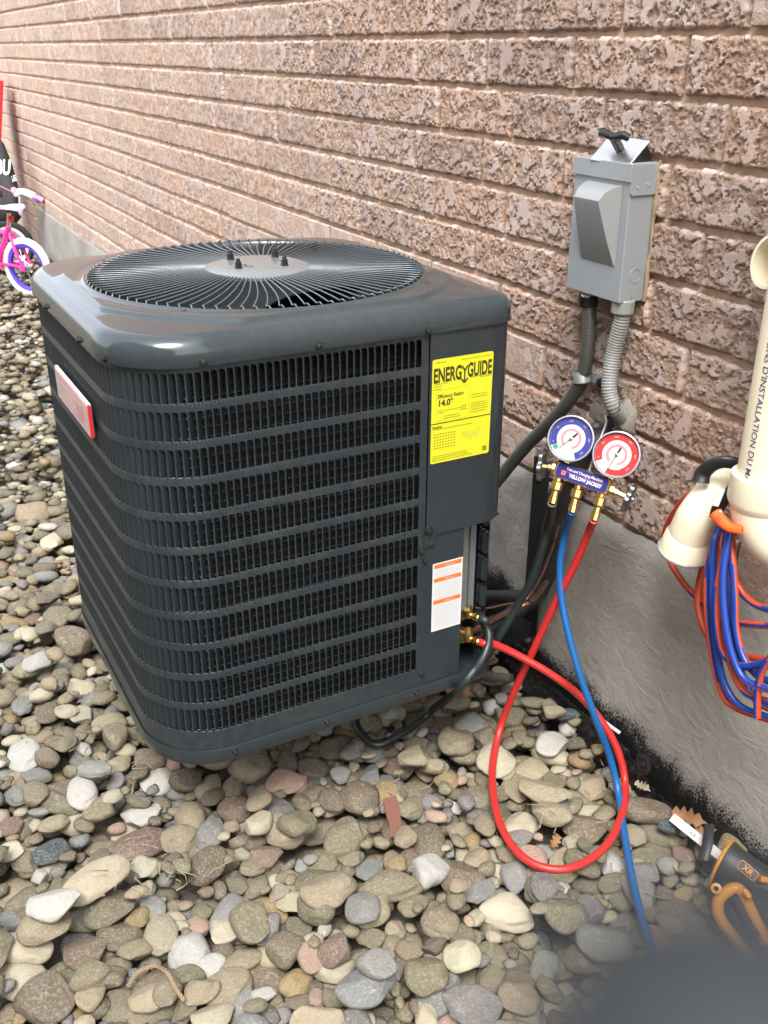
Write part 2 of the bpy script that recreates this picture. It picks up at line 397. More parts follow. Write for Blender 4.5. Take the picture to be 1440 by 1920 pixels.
# ------------------------------------------------------------------ house wall
YW = 1.268; ZL = 1.655; YM = YW + .013
def row_top(i): return ZL - .1 * i
OFF = {1: .273, 2: .148, 3: .254, 4: .142, 5: .245, 6: .133, 7: .239, 8: .125, 9: .233}
XSTEP = -3.1; XEND = -8.05
hw = thing('house_wall', 'long pinkish brown split-face brick wall on a grey concrete foundation', 'wall', (-4, YM, 0))
def brick_mesh(seed, L=.289, H=.089, nx=132, nz=42):
    xs = np.linspace(-L / 2, L / 2, nx); zs = np.linspace(-H / 2, H / 2, nz); X, Z = np.meshgrid(xs, zs)
    sx, sz = X * 46 + seed * 31.7, Z * 46 + seed * 7.3
    warp = .8 * fbm(X * 60 + seed, Z * 60, seed + 5, 3)
    pl = fbm(sx + warp, sz + warp, seed, 5, .68) + .10 * fbm(X * 14 + seed * 5, Z * 14, seed + 1, 2); thr = np.quantile(pl, .66 + .10 * math.sin(seed * 2.3))
    flat = np.clip((pl - thr) / .045 + .5, 0, 1)
    cr = fbm(X * 130 + seed * 3, Z * 130, seed + 9, 3, .8)
    rgh = -.0002 - .0082 * np.clip(cr - .34, 0, 1) - .003 * fbm(sx, sz, seed + 3, 2)
    h = flat * (-.0004 + .0011 * cr) + (1 - flat) * rgh
    ex = np.minimum(L / 2 - np.abs(X), .02); ez = np.minimum(H / 2 - np.abs(Z), .02)
    e = np.minimum(ex, ez); h = h - .006 * np.clip(1 - e / (.0045 + .003 * cr), 0, 1) ** 2
    dx = (fbm(Z * 90 + seed, X * 0 + seed, seed + 2, 3) - .5) * .006 * (np.abs(X) / (L / 2)) ** 8 * np.sign(X)
    dz = (fbm(X * 70 + seed, Z * 0 + seed, seed + 4, 3) - .5) * .007 * (np.abs(Z) / (H / 2)) ** 6 * np.sign(Z)
    V = np.stack([X + dx, -h, Z + dz], -1).reshape(-1, 3)
    vs = [tuple(p) for p in V]; F = []
    for j in range(nz - 1):
        for i in range(nx - 1):
            a = j * nx + i; F.append((a, a + 1, a + nx + 1, a + nx))
    loop = [i for i in range(nx)] + [j * nx + nx - 1 for j in range(1, nz)] + [(nz - 1) * nx + i for i in range(nx - 2, -1, -1)] + [j * nx for j in range(nz - 2, 0, -1)]
    o = len(vs); vs += [(V[k][0], .03, V[k][2]) for k in loop]
    m = len(loop)
    for k in range(m): F.append((loop[(k + 1) % m], loop[k], o + k, o + (k + 1) % m))
    me = bpy.data.meshes.new('brick'); me.from_pydata(vs, [], F); me.materials.append(M_['brick'])
    at = me.attributes.new('flat', 'FLOAT', 'POINT'); at.data.foreach_set('value', np.concatenate([flat.reshape(-1), np.zeros(m)]).astype(np.float32))
    me.polygons.foreach_set('use_smooth', [True] * len(me.polygons)); me.set_sharp_from_angle(angle=math.radians(62)); return me
BR = [brick_mesh(k) for k in range(14)]
BRL = [brick_mesh(k + 40, nx=56, nz=18) for k in range(8)]
bricks = []
for i in range(-24, 17):
    zt = row_top(i)
    off = OFF.get(i, .13 if i % 2 == 0 else .24) + (random.uniform(-.012, .012) if i not in OFF else 0)
    zlow = .03 + 0
    k = -42
    while True:
        x1 = off + .3 * k; k += 1
        if x1 > 1.2: break
        if x1 < -12: continue
        xc = x1 - .15
        if i > 12 and xc > XEND: continue
        if i > 10 and xc > XSTEP - .05: continue
        if i <= 10 or xc <= XSTEP: bricks.append((xc, zt - .05, i))
def inview(P, mar=30):
    d = Vector(P) - O0; t_ = d.dot(FW)
    if t_ < .05: return False
    return -mar < 720 + FPX * d.dot(RT) / t_ < 1440 + mar and -mar < 960 - FPX * d.dot(UP) / t_ < 1920 + mar
vis = [b for b in bricks if inview((b[0], YW, b[1]), 60) and not (-3.6 < b[0] < -1.75 and b[1] < .98)]
vis.sort(key=lambda b: depth((b[0], YW, b[1]))); own = set(vis[:300])
for q, b in enumerate(vis[:300]):
    near = depth((b[0], YW, b[1])) < 3.0
    me = (random.choice(BR) if near else random.choice(BRL))
    rot = Matrix.Rotation(math.pi, 4, 'Y') if random.random() < .5 else Matrix.Identity(4)
    M = Matrix.Translation((b[0] + random.uniform(-.0012, .0012), YW + random.uniform(-.0015, .0015), b[1] + random.uniform(-.0008, .0008))) @ rot @ Matrix.Rotation(random.uniform(-.004, .004), 4, 'Y')
    link('brick', me, hw, M=M)
mb = MB()
for b in bricks:
    if b in own: continue
    mb.box((b[0] - .1445, YW + random.uniform(-.001, .002), b[1] - .0445), (b[0] + .1445, YM + .01, b[1] + .0445), ch=.003)
o = mb.build('bricks_beyond', M_['brick_far'], hw); o['kind'] = 'stuff'
mb = MB(); mb.box((-12, YM, .02), (1.1, YM + .1, 4.05)); mb.build('mortar', M_['mortar'], hw)
zf1, zf2 = row_top(11) - .004, row_top(13) + .012
def found(x0, x1, zt, name):
    nx = int((x1 - x0) / .02); nz = 34; vs = []; F = []
    X, Z = np.meshgrid(np.linspace(x0, x1, nx), np.linspace(-.16, zt, nz))
    Y = YW - .002 + .006 * (fbm(X * 3, Z * 5, 3, 4) - .5) + .006 * np.clip((Z - zt + .012) / .012, 0, 1) ** 2
    e = (fbm(X * 14, Z * 0, 8, 3) - .5) * .014 * (Z > zt - .001)
    vs = list(zip(X.ravel(), Y.ravel(), (Z + e).ravel()))
    for j in range(nz - 1):
        for i in range(nx - 1):
            a = j * nx + i; F.append((a, a + 1, a + nx + 1, a + nx))
    o_ = len(vs); vs += [(X[-1, i], YM + .02, (Z + e)[-1, i]) for i in range(nx)]
    for i in range(nx - 1): F.append(((nz - 1) * nx + i, (nz - 1) * nx + i + 1, o_ + i + 1, o_ + i))
    # end faces
    o_ = len(vs); vs += [(x0, Y[j, 0], Z[j, 0]) for j in range(nz)] + [(x0, YM + .02, Z[j, 0]) for j in range(nz)]
    for j in range(nz - 1): F.append((o_ + j, o_ + j + 1, o_ + nz + j + 1, o_ + nz + j))
    m = MB(); m.add(vs, F); return m.build(name, M_['conc'], hw, smooth=40)
found(XSTEP, 1.1, zf1, 'foundation'); found(XEND, XSTEP, zf2, 'foundation')

# dimpled drainage membrane at the foot of the foundation
x = np.linspace(-2.6, -.3, 330); z = np.linspace(-.12, .13, 36); X, Z = np.meshgrid(x, z)
topz = .085 + .045 * (x < -1.62) + .02 * (fbm(x * 6, x * 0, 5, 3) - .5) - .03 * np.clip((x + 1.25) / .1, 0, 1)
Z = -.12 + (Z + .12) / .25 * (topz[None, :] + .12)
dim = np.zeros_like(X)
row = np.round(Z / .026); cx = (np.round(X / .026 - .5 * (row % 2)) + .5 * (row % 2)) * .026; cz = row * .026
rr = np.hypot(X - cx, Z - cz); dim = np.clip(1 - (rr / .0085) ** 2, 0, 1) * .007
Y = YW - .016 - .045 * np.clip((.12 - Z) / .17, 0, 1) - dim + .008 * (fbm(X * 7, Z * 9, 21, 3) - .5)
vs = list(zip(X.ravel(), Y.ravel(), Z.ravel())); nx, nz = len(x), len(z); F = [(j * nx + i, j * nx + i + 1, (j + 1) * nx + i + 1, (j + 1) * nx + i) for j in range(nz - 1) for i in range(nx - 1)]
o_ = len(vs); vs += [(X[-1, i], Y[-1, i] + .003, Z[-1, i]) for i in range(nx)]; F += [((nz - 1) * nx + i, (nz - 1) * nx + i + 1, o_ + i + 1, o_ + i) for i in range(nx - 1)]
mb = MB(); mb.add(vs, F)
M_['membrane'] = plain('black_dimpled_membrane', (.008, .008, .008), .30, var=.3, scale=60)
mem = mb.build('drainage_membrane', M_['membrane'], smooth=60); tag(mem, 'black dimpled plastic drainage membrane along the foot of the foundation', 'membrane')
mb = MB(); P = aty(1135, 1478 - 60, YW - .045)
for px, py in ((1208, 1432), ):
    P = aty(px, py, YW - .05); mb.lathe([(.020, 0), (.022, .003), (.014, .006), (.013, .003), (.007, .003), (.006, .008), (.001, .009)], 24, frame(P, (0, -1, .15)))
mb.build('membrane_washer', M_['black'], mem, smooth=40)

# unseen neighbouring house wall behind the photographer, sized to shade the near yard
mb = MB(); mb.box((-2.7, -2.6, 0), (6, -2.4, 5.2)); nb = mb.build('unseen_neighbour_wall', M_['mortar'])
tag(nb, 'plain beige wall of the neighbouring house out of view, blocking light from the near yard', 'wall')

# ------------------------------------------------------------------ gravel bed
def ico(sub):
    import bmesh
    bm = bmesh.new(); bmesh.ops.create_icosphere(bm, subdivisions=sub, radius=1); bm.verts.ensure_lookup_table()
    V = np.array([v.co[:] for v in bm.verts]); F = np.array([[l.index for l in f.verts] for f in bm.faces]); bm.free(); return V, F
ICO = {k: ico(k) for k in (1, 2, 3, 4)}
def stone_shape(seed, sub):
    V, F = ICO[sub]; r = np.random.default_rng(seed); P = V.copy()
    ang = seed % 2 == 0
    for k in range(7 if ang else 4):
        n = r.normal(size=3); n /= np.linalg.norm(n); d = r.uniform(.55, .85) if ang else r.uniform(.72, .93)
        s = P @ n; ex = np.maximum(s - d, 0); P = P - n[None] * (ex * (.93 if ang else .85))[:, None]
    for k in range(5):
        f = r.normal(size=3) * (1.2 + k * .8); ph = r.uniform(0, 6.28); P = P * (1 + .075 / (1 + .6 * k) * np.sin(V @ f + ph))[:, None]
    P[:, 0] *= 1 + .18 * r.normal() * P[:, 1]
    P /= np.abs(P).max(0)[None]
    return P, F
NS = 18
SH = {sub: [stone_shape(s, sub) for s in range(NS)] for sub in (1, 2, 4)}
SM = []
for s in range(NS):
    P, F = SH[4][s]; me = bpy.data.meshes.new('river_stone'); me.from_pydata([tuple(p) for p in P], [], [tuple(int(i) for i in f) for f in F])
    me.materials.append(M_['stone']); me.polygons.foreach_set('use_smooth', [True] * len(F)); SM.append(me)
COLS = {'olive brown': (128, 120, 98), 'tan': (152, 141, 117), 'greyish olive': (120, 114, 92), 'brown': (114, 103, 86), 'grey': (136, 136, 132),
        'lilac grey': (126, 122, 121), 'cream': (186, 179, 156), 'white': (190, 189, 183), 'pale beige': (176, 168, 146), 'pink': (168, 142, 126),
        'reddish brown': (122, 102, 90), 'dark teal grey': (70, 82, 84), 'blue grey': (128, 131, 130), 'mustard': (146, 127, 90)}
WTS = {'olive brown': .20, 'tan': .17, 'greyish olive': .17, 'brown': .11, 'grey': .08, 'lilac grey': .05, 'cream': .05, 'white': .035, 'pale beige': .07, 'pink': .02,
       'reddish brown': .02, 'dark teal grey': .01, 'blue grey': .015, 'mustard': .03}
HAND = [  # px, py, width, height on the photograph, tilt in degrees, colour
 (45,1395,59,75,0,'white'),(100,1454,100,62,12,'brown'),(156,1484,52,62,0,'white'),(104,1578,76,52,-8,'dark teal grey'),(252,1557,122,62,25,'reddish brown'),
 (160,1605,60,45,0,'tan'),(139,1642,55,48,0,'lilac grey'),(208,1616,48,50,0,'lilac grey'),(267,1602,52,52,0,'cream'),(49,1654,83,58,0,'greyish olive'),
 (28,1697,55,44,0,'cream'),(111,1723,90,68,-10,'white'),(185,1665,118,60,22,'pale beige'),(160,1755,76,72,0,'brown'),(222,1730,78,52,-15,'brown'),
 (297,1724,62,80,10,'pale beige'),(335,1678,50,54,30,'lilac grey'),(366,1703,50,42,0,'pink'),(354,1762,73,80,0,'white'),(436,1675,85,90,0,'grey'),
 (392,1546,50,66,-15,'grey'),(441,1508,60,48,-15,'reddish brown'),(312,1598,46,45,0,'grey'),(243,1800,62,72,-25,'blue grey'),(83,1848,95,100,20,'brown'),
 (170,1820,72,52,0,'olive brown'),(215,1855,62,72,-15,'olive brown'),(298,1814,100,60,10,'brown'),(281,1855,72,55,20,'tan'),(450,1779,74,46,12,'tan'),
 (460,1852,58,82,-8,'grey'),(400,1890,76,62,20,'cream'),(415,1758,46,62,0,'brown'),(378,1852,70,46,25,'tan'),(537,1452,74,54,10,'pink'),
 (525,1512,52,66,0,'lilac grey'),(696,1431,50,58,-15,'blue grey'),(675,1483,70,68,-20,'brown'),(654,1542,84,76,0,'greyish olive'),(558,1558,68,58,0,'greyish olive'),
 (610,1580,68,54,0,'olive brown'),(723,1465,52,52,-20,'mustard'),(792,1467,50,62,-20,'tan'),(840,1471,42,40,0,'white'),(804,1550,62,86,0,'brown'),
 (869,1617,84,78,-10,'brown'),(802,1623,68,62,-20,'white'),(944,1638,66,44,-5,'lilac grey'),(952,1687,92,64,-5,'cream'),(681,1706,60,60,0,'grey'),
 (633,1721,40,58,-10,'white'),(619,1671,100,62,35,'tan'),(731,1650,106,54,8,'olive brown'),(581,1777,48,60,0,'pink'),(635,1773,68,62,-20,'reddish brown'),
 (533,1771,70,62,0,'olive brown'),(625,1830,60,70,0,'tan'),(544,1840,50,76,0,'tan'),(800,1831,76,78,0,'greyish olive'),(867,1788,64,58,20,'cream'),
 (879,1880,112,90,0,'lilac grey'),(762,1877,76,60,-10,'grey'),(708,1854,66,60,30,'grey'),(600,1887,50,60,0,'grey'),(937,1750,88,68,0,'greyish olive'),
 (1060,1725,76,70,10,'olive brown'),(1021,1675,48,60,0,'lilac grey'),(1023,1496,92,46,-3,'tan'),(1000,1421,66,58,0,'tan'),(932,1413,68,72,0,'cream'),
 (1100,1530,80,72,10,'brown'),(1020,1790,46,86,-20,'grey'),(1132,1770,98,80,0,'grey'),(1205,1510,100,58,-10,'brown'),(1240,1575,94,66,-15,'olive brown'),
 (1215,1637,62,40,-15,'lilac grey'),(1105,1687,54,52,0,'lilac grey'),(1085,1470,60,38,-15,'olive brown'),(1120,1450,60,54,-10,'tan'),(1092,1388,60,42,-8,'greyish olive'),
 (1178,1697,52,56,0,'grey'),(1276,1690,80,70,10,'brown'),(887,1345,62,50,0,'grey'),(955,1322,74,50,-10,'greyish olive'),(972,1366,36,42,0,'olive brown'),
 (1035,1390,54,60,-35,'white'),(908,1372,50,46,25,'olive brown'),(855,1395,62,60,-25,'olive brown'),(468,1427,72,54,0,'pale beige'),(633,1380,62,50,0,'greyish olive'),
 (678,1349,70,42,8,'olive brown'),(754,1400,66,50,10,'reddish brown'),(698,1388,44,38,0,'grey'),(828,1329,66,40,0,'reddish brown'),(730,1333,36,30,0,'white'),
 (585,1415,64,50,20,'olive brown'),(70,1238,50,36,0,'white'),(36,790,40,28,0,'blue grey'),(100,1005,46,34,10,'cream'),(60,945,60,40,0,'tan'),
 (135,1200,66,54,15,'brown'),(170,1400,70,44,25,'cream'),(205,1350,56,34,20,'tan'),(350,1450,60,50,0,'brown'),(60,1330,40,40,0,'tan'),(590,1760,20,60,-10,'olive brown'),
 (1000,1600,50,46,0,'pink'),(690,1740,60,40,0,'olive brown'),(760,1720,60,46,0,'olive brown'),(470,1720,70,84,0,'greyish olive'),(500,1590,56,50,0,'reddish brown'),
 (320,1850,60,54,0,'olive brown'),(900,1480,54,50,0,'greyish olive'),(860,1530,50,48,0,'tan'),(985,1715,0,0,0,'')]
HAND = [h for h in HAND if h[2]]
GX0, GX1, GY0, GY1, GC = -9.0, .5, -1.6, 1.236, .006
nxg, nyg = int((GX1 - GX0) / GC), int((GY1 - GY0) / GC)
HM = np.zeros((nxg, nyg), np.float32); OWN = -np.ones((nxg, nyg), np.int32)
gx = GX0 + (np.arange(nxg) + .5) * GC; gy = GY0 + (np.arange(nyg) + .5) * GC
# the bed rises a little against the membrane
HM += (.012 * np.clip((gy - 1.08) / .16, 0, 1))[None, :].astype(np.float32)
stones = []   # (x,y,z,a,b,c,yaw,variant,colour name,rgb)
def foot(x, y, a, b, yaw):
    R_ = max(a, b); i0 = max(int((x - R_ - GX0) / GC), 0); i1 = min(int((x + R_ - GX0) / GC) + 2, nxg)
    j0 = max(int((y - R_ - GY0) / GC), 0); j1 = min(int((y + R_ - GY0) / GC) + 2, nyg)
    if i1 <= i0 or j1 <= j0: return None
    X = gx[i0:i1, None] - x; Y = gy[None, j0:j1] - y; c, s = math.cos(yaw), math.sin(yaw)
    q = ((X * c + Y * s) / a) ** 2 + ((-X * s + Y * c) / b) ** 2
    return i0, i1, j0, j1, q
def jitter(rgb, s=.10):
    f = .75 * (1 + RNG.normal() * s); return tuple(max(.01, c * f * (1 + RNG.normal() * .012)) for c in lin(rgb))
def drop(x, y, a, b, c, yaw, cn, sink=.12, pct=88, avoid=None, maxz=None):
    r = foot(x, y, a, b, yaw)
    if r is None: return False
    i0, i1, j0, j1, q = r; m = q < .8
    if m.sum() < 3: return False
    if avoid is not None and (OWN[i0:i1, j0:j1][m] >= avoid[0]).mean() > avoid[1] and (OWN[i0:i1, j0:j1][m] >= 0).any():
        o_ = OWN[i0:i1, j0:j1][m]; 
        if ((o_ >= avoid[0]) & (o_ < avoid[2])).mean() > avoid[1]: return False
    lo = c * np.sqrt(1 - q[m]); zc = float(np.percentile(HM[i0:i1, j0:j1][m] + lo, pct)) - sink * c
    if maxz is not None and zc + c > maxz: return False
    m2 = q < 1; up = zc + c * np.sqrt(np.clip(1 - q, 0, 1)); sub = HM[i0:i1, j0:j1]; w = m2 & (up > sub)
    sub[w] = up[w]; OWN[i0:i1, j0:j1][w] = len(stones)
    stones.append((x, y, zc, a, b, c, yaw, int(RNG.integers(NS)), cn, jitter(COLS[cn]))); return True
names = list(WTS); pw = np.array([WTS[k] for k in names]); pw /= pw.sum()
def region(x, y):   # strip that the camera (and a step aside) can see
    return y > (-.95 + (x + 1.2) * -.16) and y < 1.215 and x > -8.6
def rand_stone(lo, hi):
    s = math.exp(RNG.uniform(math.log(lo), math.log(hi))); a = s * RNG.uniform(1.0, 1.4); b = s * RNG.uniform(.78, 1.0); c = s * RNG.uniform(.38, .62); return a, b, c
def scatter(n, lo, hi, avoid=None, maxz=None, tries=3):
    for _ in range(n):
        best = None
        for _t in range(tries):
            x = RNG.uniform(-8.4, .3) if RNG.random() < .55 else RNG.uniform(-2.6, -.4); y = RNG.uniform(-1.2, 1.215)
            if not region(x, y): continue
            h = HM[min(int((x - GX0) / GC), nxg - 1), min(int((y - GY0) / GC), nyg - 1)]
            if best is None or h < best[0]: best = (h, x, y)
        if best is None: continue
        a, b, c = rand_stone(lo, hi); drop(best[1], best[2], a, b, c, RNG.uniform(0, 6.28), str(RNG.choice(names, p=pw)), avoid=avoid, maxz=maxz)
scatter(5200, .020, .042)
n0 = len(stones)
Rh = Vector((RT.x, RT.y, 0)).normalized(); yaw0 = math.atan2(Rh.y, Rh.x)
for (px, py, w, h, ang, cn) in HAND:
    P = atz(px, py + h * .1, .05); T = depth(P); d = (P - O0).normalized(); se = -d.z; ce = math.sqrt(1 - se * se)
    w *= 1.1; h *= 1.08; a = w * T / FPX / 2; th = min(a, h * T / FPX / 2) * .5; b = max((h * T / FPX / 2 - th * ce * .5) / se, a * .5); b = min(b, a * 1.6)
    # local azimuth of the viewing ray decides which way "across the picture" runs on the ground
    az = math.atan2(d.y, d.x) - math.pi / 2
    drop(P.x, P.y, a, b, min(a, b) * .55, az + math.radians(ang) * .8, cn, sink=.35, pct=70)
n1 = len(stones)
for _ in range(420):
    a, b, c = rand_stone(.012, .03); drop(RNG.uniform(-3.2, -.4), RNG.uniform(1.10, 1.225), a, b, c, RNG.uniform(0, 6.28), str(RNG.choice(names, p=pw)), avoid=(n0, .22, n1))
scatter(4300, .015, .032, avoid=(n0, .22, n1), tries=6)
scatter(2600, .007, .014, avoid=(n0, .2, n1), tries=8)
# rake the bed level: take off the local mean height
def boxblur(A, r_):
    for ax in (0, 1):
        P_ = np.concatenate([np.repeat(np.take(A, [0], ax), r_ + 1, ax), A, np.repeat(np.take(A, [-1], ax), r_, ax)], ax); C_ = np.cumsum(P_, ax, dtype=np.float64)
        A = (np.take(C_, range(2 * r_ + 1, C_.shape[ax]), ax) - np.take(C_, range(0, C_.shape[ax] - 2 * r_ - 1), ax)) / (2 * r_ + 1)
    return A
inb = (OWN >= 0).astype(np.float64); LV = boxblur(boxblur(HM * inb, 14), 14) / np.maximum(boxblur(boxblur(inb, 14), 14), .05) - .036
def lvl(x, y): return float(LV[min(max(int((x - GX0) / GC), 0), nxg - 1), min(max(int((y - GY0) / GC), 0), nyg - 1)])
stones = [(q[0], q[1], q[2] - lvl(q[0], q[1]), *q[3:]) for q in stones]; HM = np.maximum(HM - LV, -.03)
bpy.data.objects['ground'].location.z = -.030
for _p, (lo_, hi_, lim_) in enumerate(((.020, .032, -.006), (.016, .026, .004), (.012, .020, .010), (.010, .016, .014))):
    ci, cj = np.nonzero((HM < lim_) & (gx[:, None] > -3.4) & (gx[:, None] < -.3) & (gy[None] > -.35) & (gy[None] < 1.22)); q_ = RNG.permutation(len(ci))[:900]
    for k_ in q_:
        if HM[ci[k_], cj[k_]] < lim_:
            a, b, c = rand_stone(lo_, hi_); drop(gx[ci[k_]], gy[cj[k_]], a, b, c, RNG.uniform(0, 6.28), str(RNG.choice(names, p=pw)), pct=60, maxz=.05)
# visible area of each stone (seen from above, weighted by distance and the frame), unit hides some
cnt = {}
ii, jj = np.nonzero(OWN >= 0)
PX = gx[ii]; PY = gy[jj]; PZ = HM[ii, jj] - CAMH; ow = OWN[ii, jj]
tt = PX * FW.x + PY * FW.y + PZ * FW.z; uu = 720 + FPX * (PX * RT.x + PY * RT.y + PZ * RT.z) / tt; vv = 960 - FPX * (PX * UP.x + PY * UP.y + PZ * UP.z) / tt
ok = (tt > .1) & (uu > 0) & (uu < 1440) & (vv > 0) & (vv < 1920)
# silhouette of the unit in the picture
edge = np.interp(vv, [440, 580, 900, 1151, 1227, 1319, 1377, 1411], [60, 72, 123, 161, 195, 243, 286, 366])
botl = np.interp(uu, [366, 427, 500, 865, 900], [1425, 1415, 1392, 1268, 1240])
hid = ((uu > edge) & (uu < 366) & (vv < 1411)) | ((uu >= 366) & (uu < 900) & (vv < botl)) | ((uu > 60) & (vv < 440))
ok &= ~hid
wgt = np.bincount(ow[ok], weights=(GC * GC * FPX * FPX / tt[ok] ** 3), minlength=len(stones))
order = np.argsort(-wgt); ownset = set(int(k) for k in order[:300])
def region_words(x, y, px, py):
    if x > -1.36 and px > 930 and px < 1170 and py > 1280 and py < 1620: return 'inside the red hose loop'
    if y > 1.1: return 'against the black membrane'
    if py > 1700: return 'in the' + (' left' if px < 480 else ' middle' if px < 900 else ' right') + ' foreground'
    if px < 480 and py < 1000: return 'in the far left strip'
    if px < 480: return 'left of the near corner' if py > 1400 else 'beside the left side'
    if py < 1470: return 'under the condenser front'
    return 'in the middle ground'
STN = []
for k in sorted(ownset):
    x, y, z, a, b, c, yaw, v, cn, rgb = stones[k]
    sx = 1 if True else 1
    M = Matrix.Translation((x, y, z)) @ Matrix.Rotation(yaw, 4, 'Z') @ Matrix.Rotation(random.uniform(-.16, .16), 4, 'X') @ Matrix.Rotation(random.uniform(-.12, .12), 4, 'Y') @ Matrix.Diagonal((a * 1.05, b * 1.05, c * 1.05, 1))
    o = link('river_stone', SM[v], M=M); o.color = (*rgb, 1)
    d = Vector((x, y, z)) - O0; T = d.dot(FW); px = 720 + FPX * d.dot(RT) / T; py = 960 - FPX * d.dot(UP) / T
    size = 'large' if a > .045 else 'medium' if a > .03 else 'small'; shp = 'angular' if v % 2 == 0 else ('elongated' if a / b > 1.5 or b / a > 1.5 else 'rounded')
    o['label'] = f'{size} {cn} {shp} river stone ' + region_words(x, y, px, py); o['category'] = 'stone'; o['group'] = 'river stones of the gravel bed'; STN.append((o, px, py, a, f'{size} {cn}'))
VV = []; FF = []; CC = []; base = 0
for k, (x, y, z, a, b, c, yaw, v, cn, rgb) in enumerate(stones):
    if k in ownset: continue
    T = depth((x, y, z)); P, F = SH[2 if T < 3.2 else 1][v]
    ax, ay = RNG.uniform(-.3, .3, 2); cz, sz = math.cos(yaw), math.sin(yaw)
    Q = P * np.array([a, b, c]) * 1.05
    Q = Q @ np.array([[1, 0, 0], [0, math.cos(ax), math.sin(ax)], [0, -math.sin(ax), math.cos(ax)]]) @ np.array([[cz, sz, 0], [-sz, cz, 0], [0, 0, 1]])
    VV.append(Q + np.array([x, y, z])); FF.append(F + base); CC.append(np.tile(np.array([*rgb, 1.0]), (len(P), 1))); base += len(P)
VV = np.concatenate(VV); FF = np.concatenate(FF); CC = np.concatenate(CC)
me = bpy.data.meshes.new('gravel'); me.vertices.add(len(VV)); me.vertices.foreach_set('co', VV.astype(np.float32).ravel())
me.loops.add(len(FF) * 3); me.loops.foreach_set('vertex_index', FF.astype(np.int32).ravel()); me.polygons.add(len(FF))
me.polygons.foreach_set('loop_start', np.arange(0, len(FF) * 3, 3, dtype=np.int32)); me.polygons.foreach_set('loop_total', np.full(len(FF), 3, np.int32))
me.update(calc_edges=True); me.polygons.foreach_set('use_smooth', [True] * len(FF))
ca = me.color_attributes.new('stone_col', 'FLOAT_COLOR', 'POINT'); ca.data.foreach_set('color', CC.astype(np.float32).ravel())
me.materials.append(M_['stone_mass']); o = link('gravel', me); tag(o, 'bed of mixed river stones along the house wall', None, kind='stuff')
print('stones', len(stones), 'tris', len(FF))
def gz(x, y):
    i = int((x - GX0) / GC); j = int((y - GY0) / GC); s_ = HM[max(i - 1, 0):i + 2, max(j - 1, 0):j + 2]; return float(s_.max()) if s_.size else .03
def on(px, py, up=.006):
    P = atz(px, py, .05)
    for _ in range(3): P = atz(px, py, gz(P.x, P.y) + up)
    return P

# ------------------------------------------------------------------ condenser
UX0, UY0, UWX, UWY, UTH = -1.396, .996, .715, .701, .015
ZT, ZB = 1.001, .294
UC = Vector((UX0 - UWX / 2, UY0 - UWY / 2 , 0)); RB, RC = .05, .131
hx, hy = UWX / 2, UWY / 2
def segs(off=0.0):
    # (kind, data, length at off 0); order: +x flat, back-right corner, +y flat, back-left corner, -x flat, front-left corner, -y flat, front-right corner
    return [('l', (hx, -hy + RC), (0, 1), 2 * hy - RC - RB), ('a', (hx - RB, hy - RB), 0, RB), ('l', (hx - RB, hy), (-1, 0), 2 * hx - RB - RC),
            ('a', (-hx + RC, hy - RC), 90, RC), ('l', (-hx, hy - RC), (0, -1), 2 * hy - 2 * RC), ('a', (-hx + RC, -hy + RC), 180, RC),
            ('l', (-hx + RC, -hy), (1, 0), 2 * hx - 2 * RC), ('a', (hx - RC, -hy + RC), 270, RC)]
SEG = segs(); SLEN = [g[3] if g[0] == 'l' else g[3] * math.pi / 2 for g in SEG]; STOT = sum(SLEN)
cth, sth = math.cos(UTH), math.sin(UTH)
def per(s, off=0.0, z=0.0):
    s = s % STOT
    for g, L in zip(SEG, SLEN):
        if s <= L + 1e-9: break
        s -= L
    if g[0] == 'l':
        p = (g[1][0] + g[2][0] * s, g[1][1] + g[2][1] * s); n = (g[2][1], -g[2][0])
    else:
        a = math.radians(g[2]) + s / g[3]; n = (math.cos(a), math.sin(a)); p = (g[1][0] + g[3] * n[0], g[1][1] + g[3] * n[1])
    x, y = p[0] + n[0] * off, p[1] + n[1] * off
    P = Vector((UC.x + x * cth - y * sth, UC.y + x * sth + y * cth, z)); N = Vector((n[0] * cth - n[1] * sth, n[0] * sth + n[1] * cth, 0))
    return P, N, Vector((-N.y, N.x, 0))
def s_at(px, z, off=0.0, lo=-1.3, hi=.9):
    best = None
    for k in range(1200):
        s = lo + (hi - lo) * k / 1200; P, N, T = per(s, off, z); d = P - O0; t_ = d.dot(FW)
        if N.dot(d) > 0: continue
        e = abs(720 + FPX * d.dot(RT) / t_ - px)
        if best is None or e < best[0]: best = (e, s)
    return best[1]
ac = thing('condenser_unit', 'large charcoal louvred air conditioner condenser standing on wall brackets', 'air conditioner', (UC.x, UC.y, ZB))
NC = 184; S0, S1 = .475 - .033 + .079, 0
S_SEAM = .816 - (UY0 - UWY + RC); S_LO = S_SEAM - .010 - STOT; S_HI_END = -(STOT - (SLEN[0] + SLEN[1]))
pc = .0128; ncol = int((S_SEAM - .012 - S_HI_END) / pc); Sb = S_SEAM - .014
rowp = (ZT - .008 - (ZB + .030)) / 11; slot_h = rowp * .785
mb = MB(); bl = []
